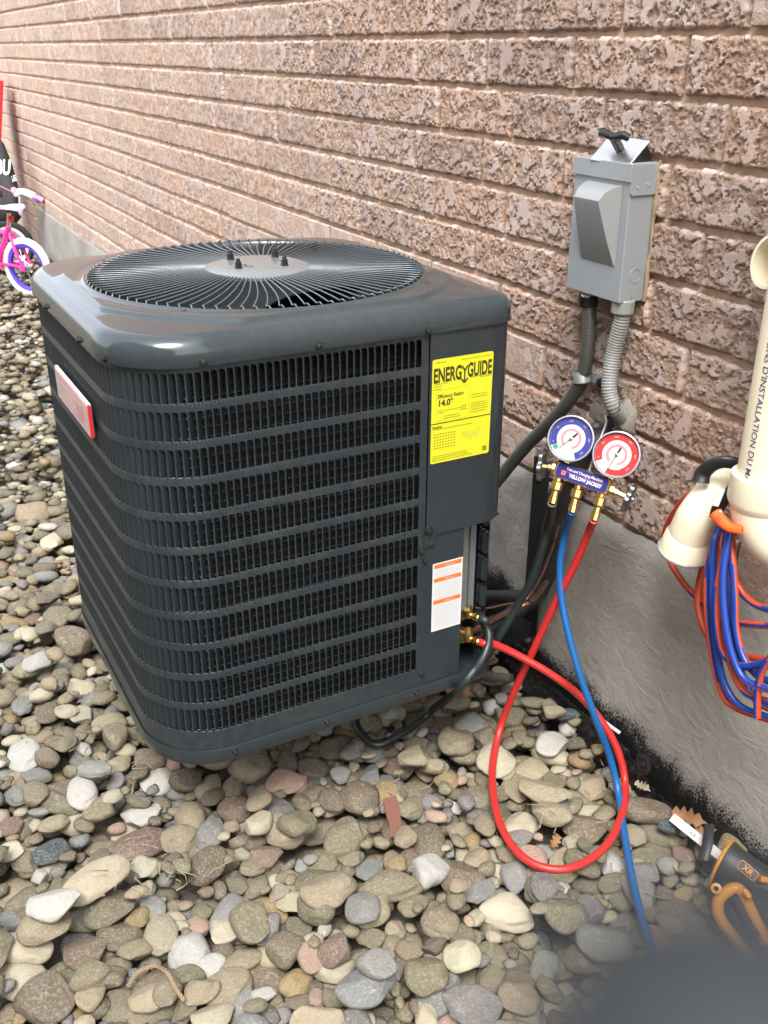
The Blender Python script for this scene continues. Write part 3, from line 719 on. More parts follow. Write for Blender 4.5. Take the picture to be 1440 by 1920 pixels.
for c in range(ncol):
    s1 = Sb - c * pc; s0 = s1 - pc
    for r in range(11):
        z1 = ZT - .006 - r * rowp; z0 = z1 - rowp; hz1 = z1 - .004; hz0 = hz1 - slot_h
        hs0 = s0 + .0015; hs1 = s1 - .0005; w = hs1 - hs0; q = .0042
        hole = [(hs0, hz0), (hs0 + w * .5, hz0), (hs1 - q, hz0), (hs1 - q * .3, hz0 + q * .35), (hs1, hz0 + q), (hs1, (hz0 + hz1) / 2), (hs1, hz1 - q), (hs1 - q * .3, hz1 - q * .35), (hs1 - q, hz1), (hs0 + w * .5, hz1), (hs0, hz1), (hs0, (hz0 + hz1) / 2)]
        out = [(s0, z0), (hs0 + w * .5, z0), (hs1 - q, z0), (s1, z0), (s1, hz0 + q), (s1, (hz0 + hz1) / 2), (s1, hz1 - q), (s1, z1), (hs1 - q, z1), (hs0 + w * .5, z1), (s0, z1), (s0, (hz0 + hz1) / 2)]
        vs = [per(a, 0, z)[0] for a, z in out] + [per(a, 0, z)[0] for a, z in hole]
        mb.add(vs, [(i, (i + 1) % 12, 12 + (i + 1) % 12, 12 + i) for i in range(12)])
        # rolled lower lip of the slot
        a, b = per(hs0, 0, hz0)[0], per(hs1 - q, 0, hz0)[0]; n_ = per(hs0, 0)[1] * -.0025
        mb.add([a, b, b + n_, a + n_], [(0, 1, 2, 3)])
        bl.append((hs0, hz0, hz1))
def strip(sa, sb, za, zb, off=0.0, step=.01, m=None):
    m = m or mb; n = max(1, int(abs(sb - sa) / step)); vs = []
    for k in range(n + 1):
        s = sa + (sb - sa) * k / n; vs += [per(s, off, za)[0], per(s, off, zb)[0]]
    m.add(vs, [(2 * k, 2 * k + 2, 2 * k + 3, 2 * k + 1) for k in range(n)])
strip(Sb - ncol * pc, Sb, ZT - .006, ZT + .004); strip(Sb - ncol * pc, Sb, ZB - .004, ZT - .006 - 11 * rowp)
strip(Sb, S_SEAM, ZB - .004, ZT + .004)
import bmesh
def weld(o, d=1e-5, ang=35):
    bm = bmesh.new(); bm.from_mesh(o.data); bmesh.ops.remove_doubles(bm, verts=bm.verts, dist=d); bm.to_mesh(o.data); bm.free()
    o.data.polygons.foreach_set('use_smooth', [True] * len(o.data.polygons)); o.data.set_sharp_from_angle(angle=math.radians(ang))
g = mb.build('louvred_guard', M_['body'], ac); weld(g)
# the pressed louvre blades, hinged on the left edge of each slot
Lb = .0122; dx, dy = Lb * .60, -Lb * .80
def blade_pts(h):
    q = .004; prof = [(0, 0), (dx * .35, dy * .25), (dx * .8, dy * .72), (dx, dy)]
    hh = [(0, h), (0, h), (0, h), (q * .8, h - q * .8)]
    return prof, hh
prof, hh = blade_pts(slot_h); vs = []
for (u, w), (a, b) in zip(prof, hh): vs += [(u, w, a), (u, w, b)]
for (u, w), (a, b) in zip(prof, hh): vs += [(u + .0005, w - .0005, a), (u + .0005, w - .0005, b)]
F = [(2 * k, 2 * k + 2, 2 * k + 3, 2 * k + 1) for k in range(3)] + [(8 + 2 * k, 8 + 2 * k + 1, 8 + 2 * k + 3, 8 + 2 * k + 2) for k in range(3)] + [(6, 14, 15, 7)]
bme = bpy.data.meshes.new('louver'); bme.from_pydata(vs, [], F); bme.materials.append(M_['louver']); bme.polygons.foreach_set('use_smooth', [True] * len(F)); bme.set_sharp_from_angle(angle=math.radians(50))
def bmat(s, z):
    P, N, T = per(s, -.0004, z); return Matrix(((T.x, N.x, 0, P.x), (T.y, N.y, 0, P.y), (0, 0, 1, P.z), (0, 0, 0, 1)))
sc_ = []
for k, (s, z0, z1) in enumerate(bl):
    P, N, T = per(s, 0, (z0 + z1) / 2); d = (O0 - P); f = N.dot(d.normalized()); sc_.append((-(f if f > 0 else -1) / d.length ** 2, k))
sc_.sort(); own_b = [k for _, k in sc_[:300]]; rest_b = [k for _, k in sc_[300:]]
for k in own_b: link('louver', bme, ac, M=bmat(bl[k][0], bl[k][1]))
mb = MB()
for k in rest_b:
    M = bmat(bl[k][0], bl[k][1]); mb.add([M @ Vector(v) for v in vs], F)
o = mb.build('louvers_beyond', M_['louver'], ac, smooth=50); o['kind'] = 'stuff'
# coil behind the guard
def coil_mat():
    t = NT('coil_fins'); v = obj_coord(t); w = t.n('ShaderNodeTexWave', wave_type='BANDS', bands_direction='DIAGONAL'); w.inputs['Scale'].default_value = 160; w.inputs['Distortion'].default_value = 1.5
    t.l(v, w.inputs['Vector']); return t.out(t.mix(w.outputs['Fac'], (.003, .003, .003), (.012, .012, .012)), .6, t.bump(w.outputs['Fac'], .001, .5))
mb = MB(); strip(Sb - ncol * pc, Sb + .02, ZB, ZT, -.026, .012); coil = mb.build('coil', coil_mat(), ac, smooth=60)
mb = MB()
nt = 42
for k in range(nt):
    z = ZB + .012 + k * (ZT - ZB - .02) / nt
    mb.tube([per(S_HI_END + (Sb - S_HI_END) * j / 150, -.0225, z)[0] for j in range(151)], .0011, 5)
o = mb.build('coil_tubes', plain('dull_tube', (.16, .17, .17), .3, .9), coil, smooth=80)
# service panels
SP_END = SLEN[0] + SLEN[1] + .012
mb = MB()
def curved_panel(m, sa, sb, za, zb, off, th=.0016, rnd=.022, step=.008):
    n = max(2, int((sb - sa) / step)); vs = []
    for k in range(n + 1):
        s = sa + (sb - sa) * k / n; e = (sb - s); zz = za + (rnd - math.sqrt(max(0, rnd * rnd - (rnd - e) ** 2)) if e < rnd else 0)
        for o_ in (off, off - th): vs += [per(s, o_, zz)[0], per(s, o_, zb)[0]]
    F = []
    for k in range(n):
        a, b = 4 * k, 4 * k + 4
        F += [(a, b, b + 1, a + 1), (a + 2, a + 3, b + 3, b + 2), (a, a + 2, b + 2, b), (a + 1, b + 1, b + 3, a + 3)]
    F += [(0, 1, 3, 2), (4 * n, 4 * n + 2, 4 * n + 3, 4 * n + 1)]
    m.add(vs, F)
curved_panel(mb, S_SEAM + .0012, SP_END, .622, ZT + .006, .003)
up = mb.build('service_panel', M_['paint'], ac, smooth=40, label='plain charcoal upper service panel carrying the yellow energy label')
mb = MB(); curved_panel(mb, S_SEAM + .0002, .902 - (UY0 - UWY + RC), ZB - .002, .640, -.0005, rnd=.004)
lp = mb.build('valve_panel', M_['paint'], ac, smooth=40, label='narrow charcoal lower panel carrying the white warning label')
# inside of the service corner: dark back wall, galvanised coil end plate
mb = MB(); C0 = per(.902 - (UY0 - UWY + RC), 0, 0)[0]
mb.box((UX0 - .10, .86, ZB), (UX0 - .095, .985, .70)); mb.box((UX0 - .10, .855, ZB), (UX0 - .004, .860, .64)); mb.box((UX0 - .1, .86, .628), (UX0 - .006, .985, .634))
mb.build('valve_bay', M_['black_matte'], ac)
mb = MB(); mb.box((UX0 - .042, .900, ZB + .12), (UX0 - .040, .942, .64)); mb.build('coil_end_fins', plain('mottled_fin_end', lin((120, 118, 110)), .6, .3, .35, 120), ac)
mb = MB(); mb.box((UX0 - .046, .9425, ZB + .10), (UX0 - .044, .962, .64), ch=.0005); mb.box((UX0 - .044, .9425, ZB + .11), (UX0 - .034, .9440, .64), ch=.0003)
mb.build('coil_end_plate', plain('grey_end_plate', lin((112, 120, 124)), .5, .3, .15, 30), ac)
# base pan
def ringset(m, rings, n=140, close_top=False, close_bot=False):
    vs = []
    for off, z in rings:
        for k in range(n): vs.append(per(STOT * k / n, off, z)[0])
    F = [(r * n + k, r * n + (k + 1) % n, (r + 1) * n + (k + 1) % n, (r + 1) * n + k) for r in range(len(rings) - 1) for k in range(n)]
    if close_bot: F.append(tuple(range(n - 1, -1, -1)))
    if close_top: o_ = (len(rings) - 1) * n; F.append(tuple(range(o_, o_ + n)))
    m.add(vs, F)
mb = MB(); ringset(mb, [(-.012, ZB - .034), (.0010, ZB - .030), (.0030, ZB - .026), (.0030, ZB - .001), (.0022, ZB + .001), (.0015, ZB + .0005), (.001, ZB - .010), (-.03, ZB - .012)], 200, True, True)
mb.build('base_pan', M_['paint'], ac, smooth=35)
# cap
N = 256; per_pts = [STOT * (k + .5) / N for k in range(N)]
FC = Vector((UC.x + .002, UC.y + .010, 0)); FR = .303
rings = []
def rr(off, z): rings.append([per(s, off, z)[0] for s in per_pts])
rr(-.001, ZT - .001); rr(.0065, ZT - .001); rr(.0075, ZT + .001); rr(.0075, ZT + .017)
for k in range(1, 8):
    a = math.radians(90 * k / 7); rr(.0075 - .030 * (1 - math.cos(a)), ZT + .017 + .028 * math.sin(a))
def circ(rad, z, lim=None, blend=1.0):
    out = []
    for k, s in enumerate(per_pts):
        base = per(s, -.034 if lim is None else lim, z)[0]; v = Vector((base.x - FC.x, base.y - FC.y, 0)); L = v.length
        out.append(FC + v.normalized() * min(rad, L) + Vector((0, 0, z)))
    rings.append(out)
circ(.366, ZT + .0475, -.030); circ(.362, ZT + .0480, -.031); circ(.357, ZT + .0525, -.034); circ(.352, ZT + .0535, -.037); circ(.332, ZT + .0540, -.038)
circ(FR + .014, ZT + .0535); circ(FR + .010, ZT + .0560); circ(FR + .006, ZT + .0565); circ(FR + .002, ZT + .054); circ(FR, ZT + .047); circ(FR - .001, ZT - .03); circ(FR - .002, ZT - .09)
mb = MB(); vs_ = [p for r in rings for p in r]; mb.add(vs_, [(r * N + k, r * N + (k + 1) % N, (r + 1) * N + (k + 1) % N, (r + 1) * N + k) for r in range(len(rings) - 1) for k in range(N)])
def cap_mat():
    t = NT('gloss_charcoal_cap'); v = obj_coord(t); n = t.noise(v, 90, 5, .7); b = t.noise(v, 4, 4, .6)
    col = t.mix(t.math('MULTIPLY', t.math('MULTIPLY', n, b), .55), lin((40, 50, 55)), lin((88, 93, 94)))
    return t.out(col, t.math('ADD', t.math('MULTIPLY', b, .14), .09), t.bump(t.noise(v, 9, 3, .5), .0015, .25), Coat_Weight=.35, Coat_Roughness=.06, Specular_IOR_Level=.38)
cap = mb.build('top_cap', cap_mat(), ac, smooth=50)
# fan, motor, black inside
mb = MB(); mb.lathe([(FR + .03, -.0), (FR + .03, .001)], 48, Matrix.Translation((FC.x, FC.y, ZT - .26))); mb.lathe([(FR - .003, ZT - .085), (FR - .003, ZT - .26)], 64, Matrix.Translation((FC.x, FC.y, 0)), caps=False)
mb.build('fan_well', M_['black_matte'], ac)
mb = MB(); mb.lathe([(.075, -.19), (.08, -.18), (.08, -.06), (.07, -.045), (.02, -.04), (.0, -.04)], 40, Matrix.Translation((FC.x, FC.y, ZT)))
mot = mb.build('fan_motor', M_['black'], ac, smooth=40)
fan = None
for k in range(3):
    vs = []; F = []; nr, na = 8, 18
    for i in range(nr + 1):
        r_ = .07 + .235 * i / nr
        for j in range(na + 1):
            sp = math.radians(64 + 34 * i / nr); a = math.radians(120 * k + 62) + sp * (j / na - .5) - .35 * (i / nr) ** 1.5
            z = ZT - .022 - .075 * (j / na) - .012 * (1 - i / nr) - .010 * math.sin(math.pi * j / na)
            vs.append((FC.x + r_ * math.cos(a), FC.y + r_ * math.sin(a), z))
    n2 = len(vs)
    vs += [(x_, y_, z_ - .0025) for x_, y_, z_ in vs]
    q = lambda i, j: i * (na + 1) + j
    for i in range(nr):
        for j in range(na): F += [(q(i, j), q(i + 1, j), q(i + 1, j + 1), q(i, j + 1)), (n2 + q(i, j), n2 + q(i, j + 1), n2 + q(i + 1, j + 1), n2 + q(i + 1, j))]
    for i in range(nr): F += [(q(i, 0), n2 + q(i, 0), n2 + q(i + 1, 0), q(i + 1, 0)), (q(i, na), q(i + 1, na), n2 + q(i + 1, na), n2 + q(i, na))]
    m = MB(); m.add(vs, F); m.build('fan_blade', plain('fan_blade_enamel', lin((30, 35, 38)), .5, var=.05) if k == 0 else bpy.data.materials['fan_blade_enamel'], ac, smooth=50)
# wire grille
NWIRE = 92; HR = .099
M_['wire'] = plain('grille_wire_enamel', lin((74, 82, 86)), .22, var=.05, coat=.5)
p = []
for k in range(13):
    u = k / 12; r_ = HR - .006 + (FR - .002 - HR + .006) * u; a = .035 * math.sin(math.pi * u) + .02 * u; z = ZT + .062 - .004 * u
    p.append((r_ * math.cos(a), r_ * math.sin(a), z))
e = p[-1]; ea = math.atan2(e[1], e[0])
for dr, da, dz in ((.004, .012, .002), (.007, .022, -.002), (.008, .024, -.010)):
    r_ = FR - .002 + dr; p.append((r_ * math.cos(ea + da), r_ * math.sin(ea + da), ZT + .058 + dz))
mb = MB(); mb.tube(p, .0014, 6); w0 = mb.build('grille_wire', M_['wire'], ac, smooth=80)
w0.matrix_basis = PINV(ac) @ Matrix.Translation((FC.x, FC.y, 0))
for k in range(1, NWIRE):
    link('grille_wire', w0.data, ac, M=Matrix.Translation((FC.x, FC.y, 0)) @ Matrix.Rotation(2 * math.pi * k / NWIRE, 4, 'Z'))
mb = MB(); HZ = ZT + .060
mb.lathe([(HR + .002, -.004), (HR + .002, .001), (HR - .004, .0035), (.078, .0085), (.072, .0095), (.0, .0100)], 72, Matrix.Translation((FC.x, FC.y, HZ)))
M_['hub'] = plain('hub_enamel', lin((108, 114, 116)), .25, var=.06, coat=.4)
hub = mb.build('grille_hub', M_['hub'], ac, smooth=25)
for a in (35, 125, 215, 305):
    Mx = Matrix.Translation((FC.x + .060 * math.cos(math.radians(a)), FC.y + .060 * math.sin(math.radians(a)), HZ + .0085))
    mb = MB(); mb.lathe([(.0075, 0), (.0075, .0035), (.006, .004), (.0058, .012), (.0040, .013), (.0036, .017), (.003, .018)], 6, Mx); mb.build('hub_nut', M_['black'], hub, smooth=25)
def slotring(m, x, y, lx, ly, rot):
    Mx = Matrix.Translation((FC.x + x, FC.y + y, HZ + .0100)) @ Matrix.Rotation(rot, 4, 'Z'); pts = []
    for k in range(25):
        a = 2 * math.pi * k / 24; pts.append(Mx @ Vector((lx * math.copysign(abs(math.cos(a)) ** .6, math.cos(a)), ly * math.sin(a), 0)))
    m.tube(pts, .0010, 5, caps=False)
mb = MB()
for x, y, lx, ly, r_ in ((-.005, -.045, .008, .0045, 1.0), (.012, -.034, .008, .0045, 1.4), (.030, -.028, .008, .0045, .8), (.004, .040, .009, .004, .9)): 
    mb = MB(); slotring(mb, x, y, lx, ly, r_); mb.build('hub_slot', M_['wire'], hub, smooth=80)
# screws
def hexscrew(P, N_, parent, name='screw', r_=.0048, mat=None):
    m = MB(); Mx = frame(P, N_); m.lathe([(r_ * 1.45, -.0005), (r_ * 1.4, .0012), (r_, .0016), (r_, .0052), (r_ * .6, .0062)], 8, Mx); return m.build(name, mat or M_['black'], parent, smooth=25)
for px in (87, 149, 197, 380, 597, 803):
    s = s_at(px, ZT + .006, .0075); P, N_, T = per(s, .0075, ZT + .006); hexscrew(P, N_, cap)
for px, py in ((196, 492), (345, 587), (590, 460), (800, 535)):
    P = atz(px, py, ZT + .05); m = MB(); m.box((-.009, -.004, 0), (.009, .004, .005), Matrix.Translation((P.x, P.y, ZT + .0465)) @ Matrix.Rotation(.6, 4, 'Z'), ch=.0012)
    m.box((-.004, -.0045, .004), (.004, .0045, .008), Matrix.Translation((P.x, P.y, ZT + .0465)) @ Matrix.Rotation(.6, 4, 'Z'), ch=.001); m.build('grille_clip', M_['black'], cap, smooth=30)
for px, z, off in ((440, ZB - .012, .003), (613, ZB - .012, .003), (780, ZB - .012, .003), (790, ZB + .028, .0005), (791, .592, .001), (797, .572, .0005)):
    s = s_at(px, z, off); P, N_, T = per(s, off, z); hexscrew(P, N_, ac, r_=.004)
s = S_SEAM + .006; P, N_, T = per(s, .0035, .632); hexscrew(P, N_, ac, r_=.0065)
mb = MB(); P2, N2, T2 = per(S_SEAM - .002, .0035, .613); mb.box((-.001, -.001, -.012), (.022, .001, .012), Matrix(((T2.x, N2.x, 0, P2.x), (T2.y, N2.y, 0, P2.y), (0, 0, 1, P2.z), (0, 0, 0, 1))), ch=.0006); mb.build('panel_tab', M_['paint'], up)

# labels
def face_frame(s, z, off):
    P, N_, T = per(s, off, z); return Matrix(((T.x, 0, N_.x, P.x), (T.y, 0, N_.y, P.y), (0, 1, 0, P.z), (0, 0, 0, 1)))
def rrect(w, h, r_, n=5):
    pts = []
    for cx, cy, a0 in ((w - r_, h - r_, 0), (r_, h - r_, 90), (r_, r_, 180), (w - r_, r_, 270)):
        for k in range(n + 1): a = math.radians(a0 + 90 * k / n); pts.append((cx + r_ * math.cos(a), cy + r_ * math.sin(a)))
    return pts
y2s = lambda y: y - (UY0 - UWY + RC)
EW, EH = .124, .190
FE = face_frame(y2s(.8215), .7635, .0032)
mb = MB(); mb.prism(rrect(EW, EH, .004), .0004, FE)
el = mb.build('energy_label', M_['yellow'], ac, label='bright yellow energy guide label'); kz = .0007
def on_label(F0, x, y, z=kz): return F0 @ Matrix.Translation((x, y, z))
def fit_text(name, body, size, x0_, x1_, yc, z, F0, mat, parent, off):
    me = text_mesh(body, size, off); me.materials.clear(); me.materials.append(mat)
    a = min(v.co.x for v in me.vertices); b = max(v.co.x for v in me.vertices); k_ = (x1_ - x0_) / (b - a)
    me.transform(Matrix.Translation((x0_ - a * k_, 0, 0)) @ Matrix.Diagonal((k_, 1, 1, 1))); return link(name, me, parent, M=F0 @ Matrix.Translation((0, yc, z)))
fit_text('label_title', 'ENERG', .0350, .0030, .0592, .1600, kz, FE, M_['ink'], el, .0012)
fit_text('label_title', 'GUIDE', .0350, .0712, .1218, .1615, kz, FE, M_['ink'], el, .0012)
mb = MB()
def bar(m, F0, x0, y0, x1, y1, z=kz):
    m.add([F0 @ Vector(v) for v in ((x0, y0, z), (x1, y0, z), (x1, y1, z), (x0, y1, z))], [(0, 1, 2, 3)])
def stroke(m, F0, a, b, w, z=kz):
    a, b = Vector((*a, z)), Vector((*b, z)); n = (b - a).cross(Vector((0, 0, 1))).normalized() * w / 2; m.add([F0 @ v for v in (a - n, a + n, b + n, b - n)], [(0, 1, 2, 3)])
stroke(mb, FE, (.0655, .1445), (.0655, .166), .0030, .0008); stroke(mb, FE, (.0655, .163), (.0600, .172), .0030, .0009); stroke(mb, FE, (.0655, .163), (.0710, .172), .0030, .0010)
stroke(mb, FE, (.0655, .1415), (.0590, .1490), .0032, .0009); stroke(mb, FE, (.0655, .1415), (.0720, .1490), .0032, .0010)
bar(mb, FE, 0, .0735, .1235, .0752)
mb.build('label_arrow', M_['ink'], el)
text_obj('label_text', 'Efficiency Rating', .0095, on_label(FE, .0120, .1230), M_['ink'], el, align='LEFT', sx=.85, off=.0002)
text_obj('label_text', '14.0*', .0150, on_label(FE, .0120, .1105), M_['ink'], el, align='LEFT', off=.0006)
text_obj('label_text', 'Notice', .0070, on_label(FE, .0025, .0675), M_['ink'], el, align='LEFT', off=.0002)
mb = MB(); rs = random.Random(3)
for x0, y0, x1, y1 in ((.009, .0780, .0775, .0783), (.009, .1345, .0775, .1348), (.009, .078, .0093, .1348), (.0772, .078, .0775, .1348), (.0125, .0965, .071, .0973)): bar(mb, FE, x0, y0, x1, y1)
def textline(m, F0, x0, y, L, h=.0013, z=kz):
    x = x0
    while x < x0 + L:
        w = rs.uniform(.0012, .0048); bar(m, F0, x, y, min(x + w, x0 + L), y + h, z); x += w + .0009
for x0, y, L in ((.003, .1455, .028), (.003, .1412, .017), (.003, .1365, .016), (.078, .1490, .043), (.098, .1462, .022), (.058, .183, .062), (.006, .1835, .02),
                 (.013, .0925, .012), (.058, .0925, .013), (.060, .0965 + .003, .012), (.026, .0855, .032), (.024, .0815, .036), (.081, .1160, .034), (.081, .1110, .034), (.081, .1005, .030), (.081, .0965, .036), (.081, .0925, .034), (.081, .0885, .036), (.081, .084, .033),
                 (.003, .0630, .082), (.003, .0085, .075), (.003, .0045, .085), (.003, .0125, .074)): textline(mb, FE, x0, y, L)
for r_ in range(6):
    for c in range(8): bar(mb, FE, .006 + c * .0058, .0275 + r_ * .0052, .006 + c * .0058 + .0036, .0275 + r_ * .0052 + .0016)
mb.build('small_print', M_['ink_soft'], el)['kind'] = 'stuff'
usa = [(0, 16), (6, 18), (20, 18), (24, 16), (28, 17), (30, 14), (34, 15), (38, 20), (42, 24), (41, 18), (38, 13), (36, 9), (34, 5), (35, 0), (32, 2), (28, 3), (24, 2), (21, -3), (18, 1), (13, 2), (8, 4), (3, 6), (0, 10)]
mb = MB(); mb.add([FE @ Vector((.066 + x * .00090, .036 + y * .00080, kz)) for x, y in usa], [tuple(range(len(usa)))]); bar(mb, FE, .0645, .046, .0675, .0495)
mb.build('map_print', plain('map_ink', (.50, .52, .03), .6), el)
mb = MB(); bar(mb, FE, .1095, .0065, .1185, .0155); mb.build('stamp_print', M_['ink_soft'], el)
# white warning label
WW, WH = .0665, .148; FWL = face_frame(y2s(.8345), .4105, .0002)
mb = MB(); mb.prism(rrect(WW, WH, .0008), .0004, FWL); wl = mb.build('warning_label', M_['white'], ac, label='white warning label with three orange bands')
mb = MB()
for y in (.137, .1075, .0600):
    mb = MB(); bar(mb, FWL, .003, y, .0635, y + .0085); mb.build('orange_band', M_['orange'], wl)
for y in (.1406, .1111, .0636):
    text_obj('band_text', 'WARNING', .0052, on_label(FWL, .037, y, .0009), M_['print'], wl, sx=.9)
mb = MB(); y = .1335
for ya, yb in ((.134, .117), (.1045, .0695), (.057, .006)):
    y = ya
    while y > yb: textline(mb, FWL, .0045, y - .0012, .057 if rs.random() < .8 else .035, .0008); y -= .0026
mb.build('small_print', M_['print'], wl)['kind'] = 'stuff'
# maker's plate on the side away from the wall: white face, red right edge
YF = UY0 - UWY - .012
A, B, C_, D_ = (aty(103, 690, YF), aty(160, 752, YF), aty(166, 808, YF), aty(111, 752, YF))
x0, x1 = A.x, B.x; z1, z0 = (A.z + B.z) / 2, (C_.z + D_.z) / 2
M_['plate_pale'] = plain('pale_plate_edge', (.62, .50, .49), .3)
Mp = Matrix(((cth, 0, sth, x0), (sth, 0, -cth, YF + .004), (0, 1, 0, z0), (0, 0, 0, 1)))
pw_, ph_ = x1 - x0, z1 - z0
mb = MB(); mb.prism(rrect(pw_, ph_, .006), .005, Mp); pl_ = mb.build('maker_plate', M_['plate_pale'], ac, label='white maker plate with a red rim on the side facing away from the wall')
mb = MB(); mb.prism([(a + .004, b + .004) for a, b in rrect(pw_ - .008, ph_ - .008, .005)], .0006, Mp @ Matrix.Translation((0, 0, .005))); mb.build('plate_face', plain('glossy_plate_face', (.60, .46, .44), .12, coat=.6), pl_)
mb = MB(); 
for k in range(16): bar(mb, Mp, pw_ * .62 + k * .0035, ph_ * .2, pw_ * .62 + k * .0035 + .0016, ph_ * .62, .0060)
bar(mb, Mp, pw_ * .2, ph_ * .64, pw_ * .8, ph_ * .74, .0060); bar(mb, Mp, pw_ * .1, ph_ * .12, pw_ * .9, ph_ * .15, .0060)
mb.build('plate_print', M_['dial_pink'], pl_)
mb = MB(); mb.box((pw_ - .003, .001, .0005), (pw_ + .0015, ph_ - .001, .0062), Mp, ch=.001); mb.build('red_edge', M_['gauge_red'], pl_)

# ------------------------------------------------------------------ wall bracket under the unit
br = thing('wall_bracket', 'black steel wall bracket carrying the condenser above the gravel', 'bracket', (-1.6, YW, .2))
for xa in (-1.60, -1.98):
    mb = MB(); mb.box((xa - .002, .34, .170), (xa + .002, YW - .03, .212), ch=.0008); mb.box((xa - .038, .34, .208), (xa - .002, YW - .03, .212), ch=.0008); mb.build('arm', M_['black'], br)
    mb = MB(); mb.box((xa - .030, YW - .035, .13), (xa + .022, YW - .031, .62), ch=.0008); mb.box((xa - .034, YW - .035, .13), (xa - .030, YW - .004, .62), ch=.0008); mb.build('wall_rail', M_['black'], br)
    for ya in (.42, .90):
        mb = MB(); mb.lathe([(.020, .212), (.022, .216), (.018, .236), (.022, .256), (.020, .2605)], 20, Matrix.Translation((xa - .018, ya, 0))); mb.build('rubber_foot', M_['black_matte'], br, smooth=40)
for z in (.18,):
    mb = MB(); mb.box((-2.0, YW - .030, z - .02), (-1.60, YW - .027, z + .02), ch=.0006); mb.build('cross_rail', M_['black'], br)
for z in (.585, .165):
    mb = MB(); mb.lathe([(.010, 0), (.010, .006), (.007, .007)], 6, frame((-1.605, YW - .036, z), (0, -1, 0))); mb.build('bolt', M_['steel'], br, smooth=25)

# ------------------------------------------------------------------ disconnect box
BX1, BX0, BY, BZ0, BZ1 = -1.386, -1.543, 1.2115, 1.010, 1.249
db = thing('disconnect_box', 'grey steel electrical disconnect box mounted on the brick wall above the gauges', 'electrical box', ((BX0 + BX1) / 2, YW, BZ0))
mb = MB(); mb.box((BX0, BY, BZ0), (BX1, YW + .004, BZ1 - .012), ch=.0015); mb.build('enclosure', M_['box'], db)
mb = MB(); mb.box((BX0 - .003, BY - .004, BZ1 - .028), (BX1 + .003, BY - .001, BZ1), ch=.0008); mb.box((BX0 - .003, BY - .004, BZ1 - .001), (BX1 + .003, YW + .002, BZ1 + .002), ch=.0006)
lid = mb.build('lid', M_['box'], db)
mb = MB()
Mx = Matrix(((0, 0, 1, BX1 + .0012), (1, 0, 0, BY - .002), (0, 1, 0, BZ1 - .050), (0, 0, 0, 1)))
mb.prism(rrect(YW - BY + .001, .051, .006), .0022, Mx); mb.build('side_flap', M_['box'], db)
for yy in (.016, .038):
    mb = MB(); mb.lathe([(.0028, 0), (.0024, .0012), (.0012, .0004)], 12, Mx @ Matrix.Translation((yy, .013 + (yy > .03) * .004, .0022))); mb.build('rivet', M_['galv'], db, smooth=40)
# pulled-out handle cover: a pressed wedge on the front
x0, x1, zt_, zb_, dp = BX0 + .042, BX1 - .020, BZ1 - .036, BZ1 - .176, .034
pf = []
prof_ = [(zt_ + .0, 0), (zt_ - .004, .014), (zt_ - .012, .026), (zt_ - .026, dp), (zt_ - .034, dp - .001), ((zt_ + zb_) / 2 - .02, dp * .52), (zb_ + .004, .003), (zb_, 0)]
vs = []
for z_, d_ in prof_:
    ins = .020 * (d_ / dp)
    vs += [(x0 + ins * .25, BY - d_ - .0005, z_), (x1 - ins, BY - d_ - .0005, z_)]
nP = len(prof_); F = [(2 * k, 2 * k + 1, 2 * k + 3, 2 * k + 2) for k in range(nP - 1)]
vs += [(x0, BY - .0005, z_) for z_, _ in prof_] + [(x1, BY - .0005, z_) for z_, _ in prof_]
F += [(2 * nP + k, 2 * k, 2 * k + 2, 2 * nP + k + 1) for k in range(nP - 1)] + [(2 * k + 1, 3 * nP + k, 3 * nP + k + 1, 2 * k + 3) for k in range(nP - 1)]
mb = MB(); mb.add(vs, F); mb.build('handle_cover', plain('bare_grey_steel', lin((146, 149, 150)), .32, .35, .03, 18), db, smooth=28)
mb = MB(); Mk = Matrix(((0, 0, 1, BX1 + .0002), (1, 0, 0, BY + .032), (0, 1, 0, BZ0 + .048), (0, 0, 0, 1)))
pts = [Mk @ Vector((.0125 * math.cos(a), .0125 * math.sin(a), 0)) for a in [2 * math.pi * k / 28 for k in range(27)]]
mb.tube(pts, .0006, 5, caps=False); mb.build('knockout', M_['box'], db, smooth=80)
# the black pull-out handle resting on top of the box
ph = thing('pullout_handle', 'black T-shaped pull-out switch handle with bright plate lying on the grey box', 'handle', (-1.44, 1.235, BZ1))
Pm = Vector((-1.449, 1.232, BZ1 + .018)); nrm = Vector((.10, -.66, .74)).normalized(); xa = Vector((1, .08, -.02))
Mh = frame(Pm, nrm, xa)
mb = MB(); mb.box((-.047, -.030, -.0014), (.047, .030, .0014), Mh, ch=.0005); mb.build('plate', M_['steel'], ph)
mb = MB(); mb.box((-.034, -.024, -.028), (.045, .026, -.0016), Mh, ch=.003); mb.build('plug_block', M_['black'], ph)
mb = MB(); mb.box((-.006, -.005, .0014), (.008, .008, .030), Mh, ch=.002)
mb.build('stem', M_['black'], ph, smooth=30)
mb = MB(); mb.tube([Mh @ Vector(q_) for q_ in ((-.034, .006, .026), (-.026, .004, .036), (-.012, .002, .034), (.001, .0015, .030), (.014, .002, .034), (.026, .004, .036), (.033, .006, .028))], lambda u: .0075 if .1 < u < .9 else .0065, 8); mb.build('grip_bar', M_['black'], ph, smooth=50)
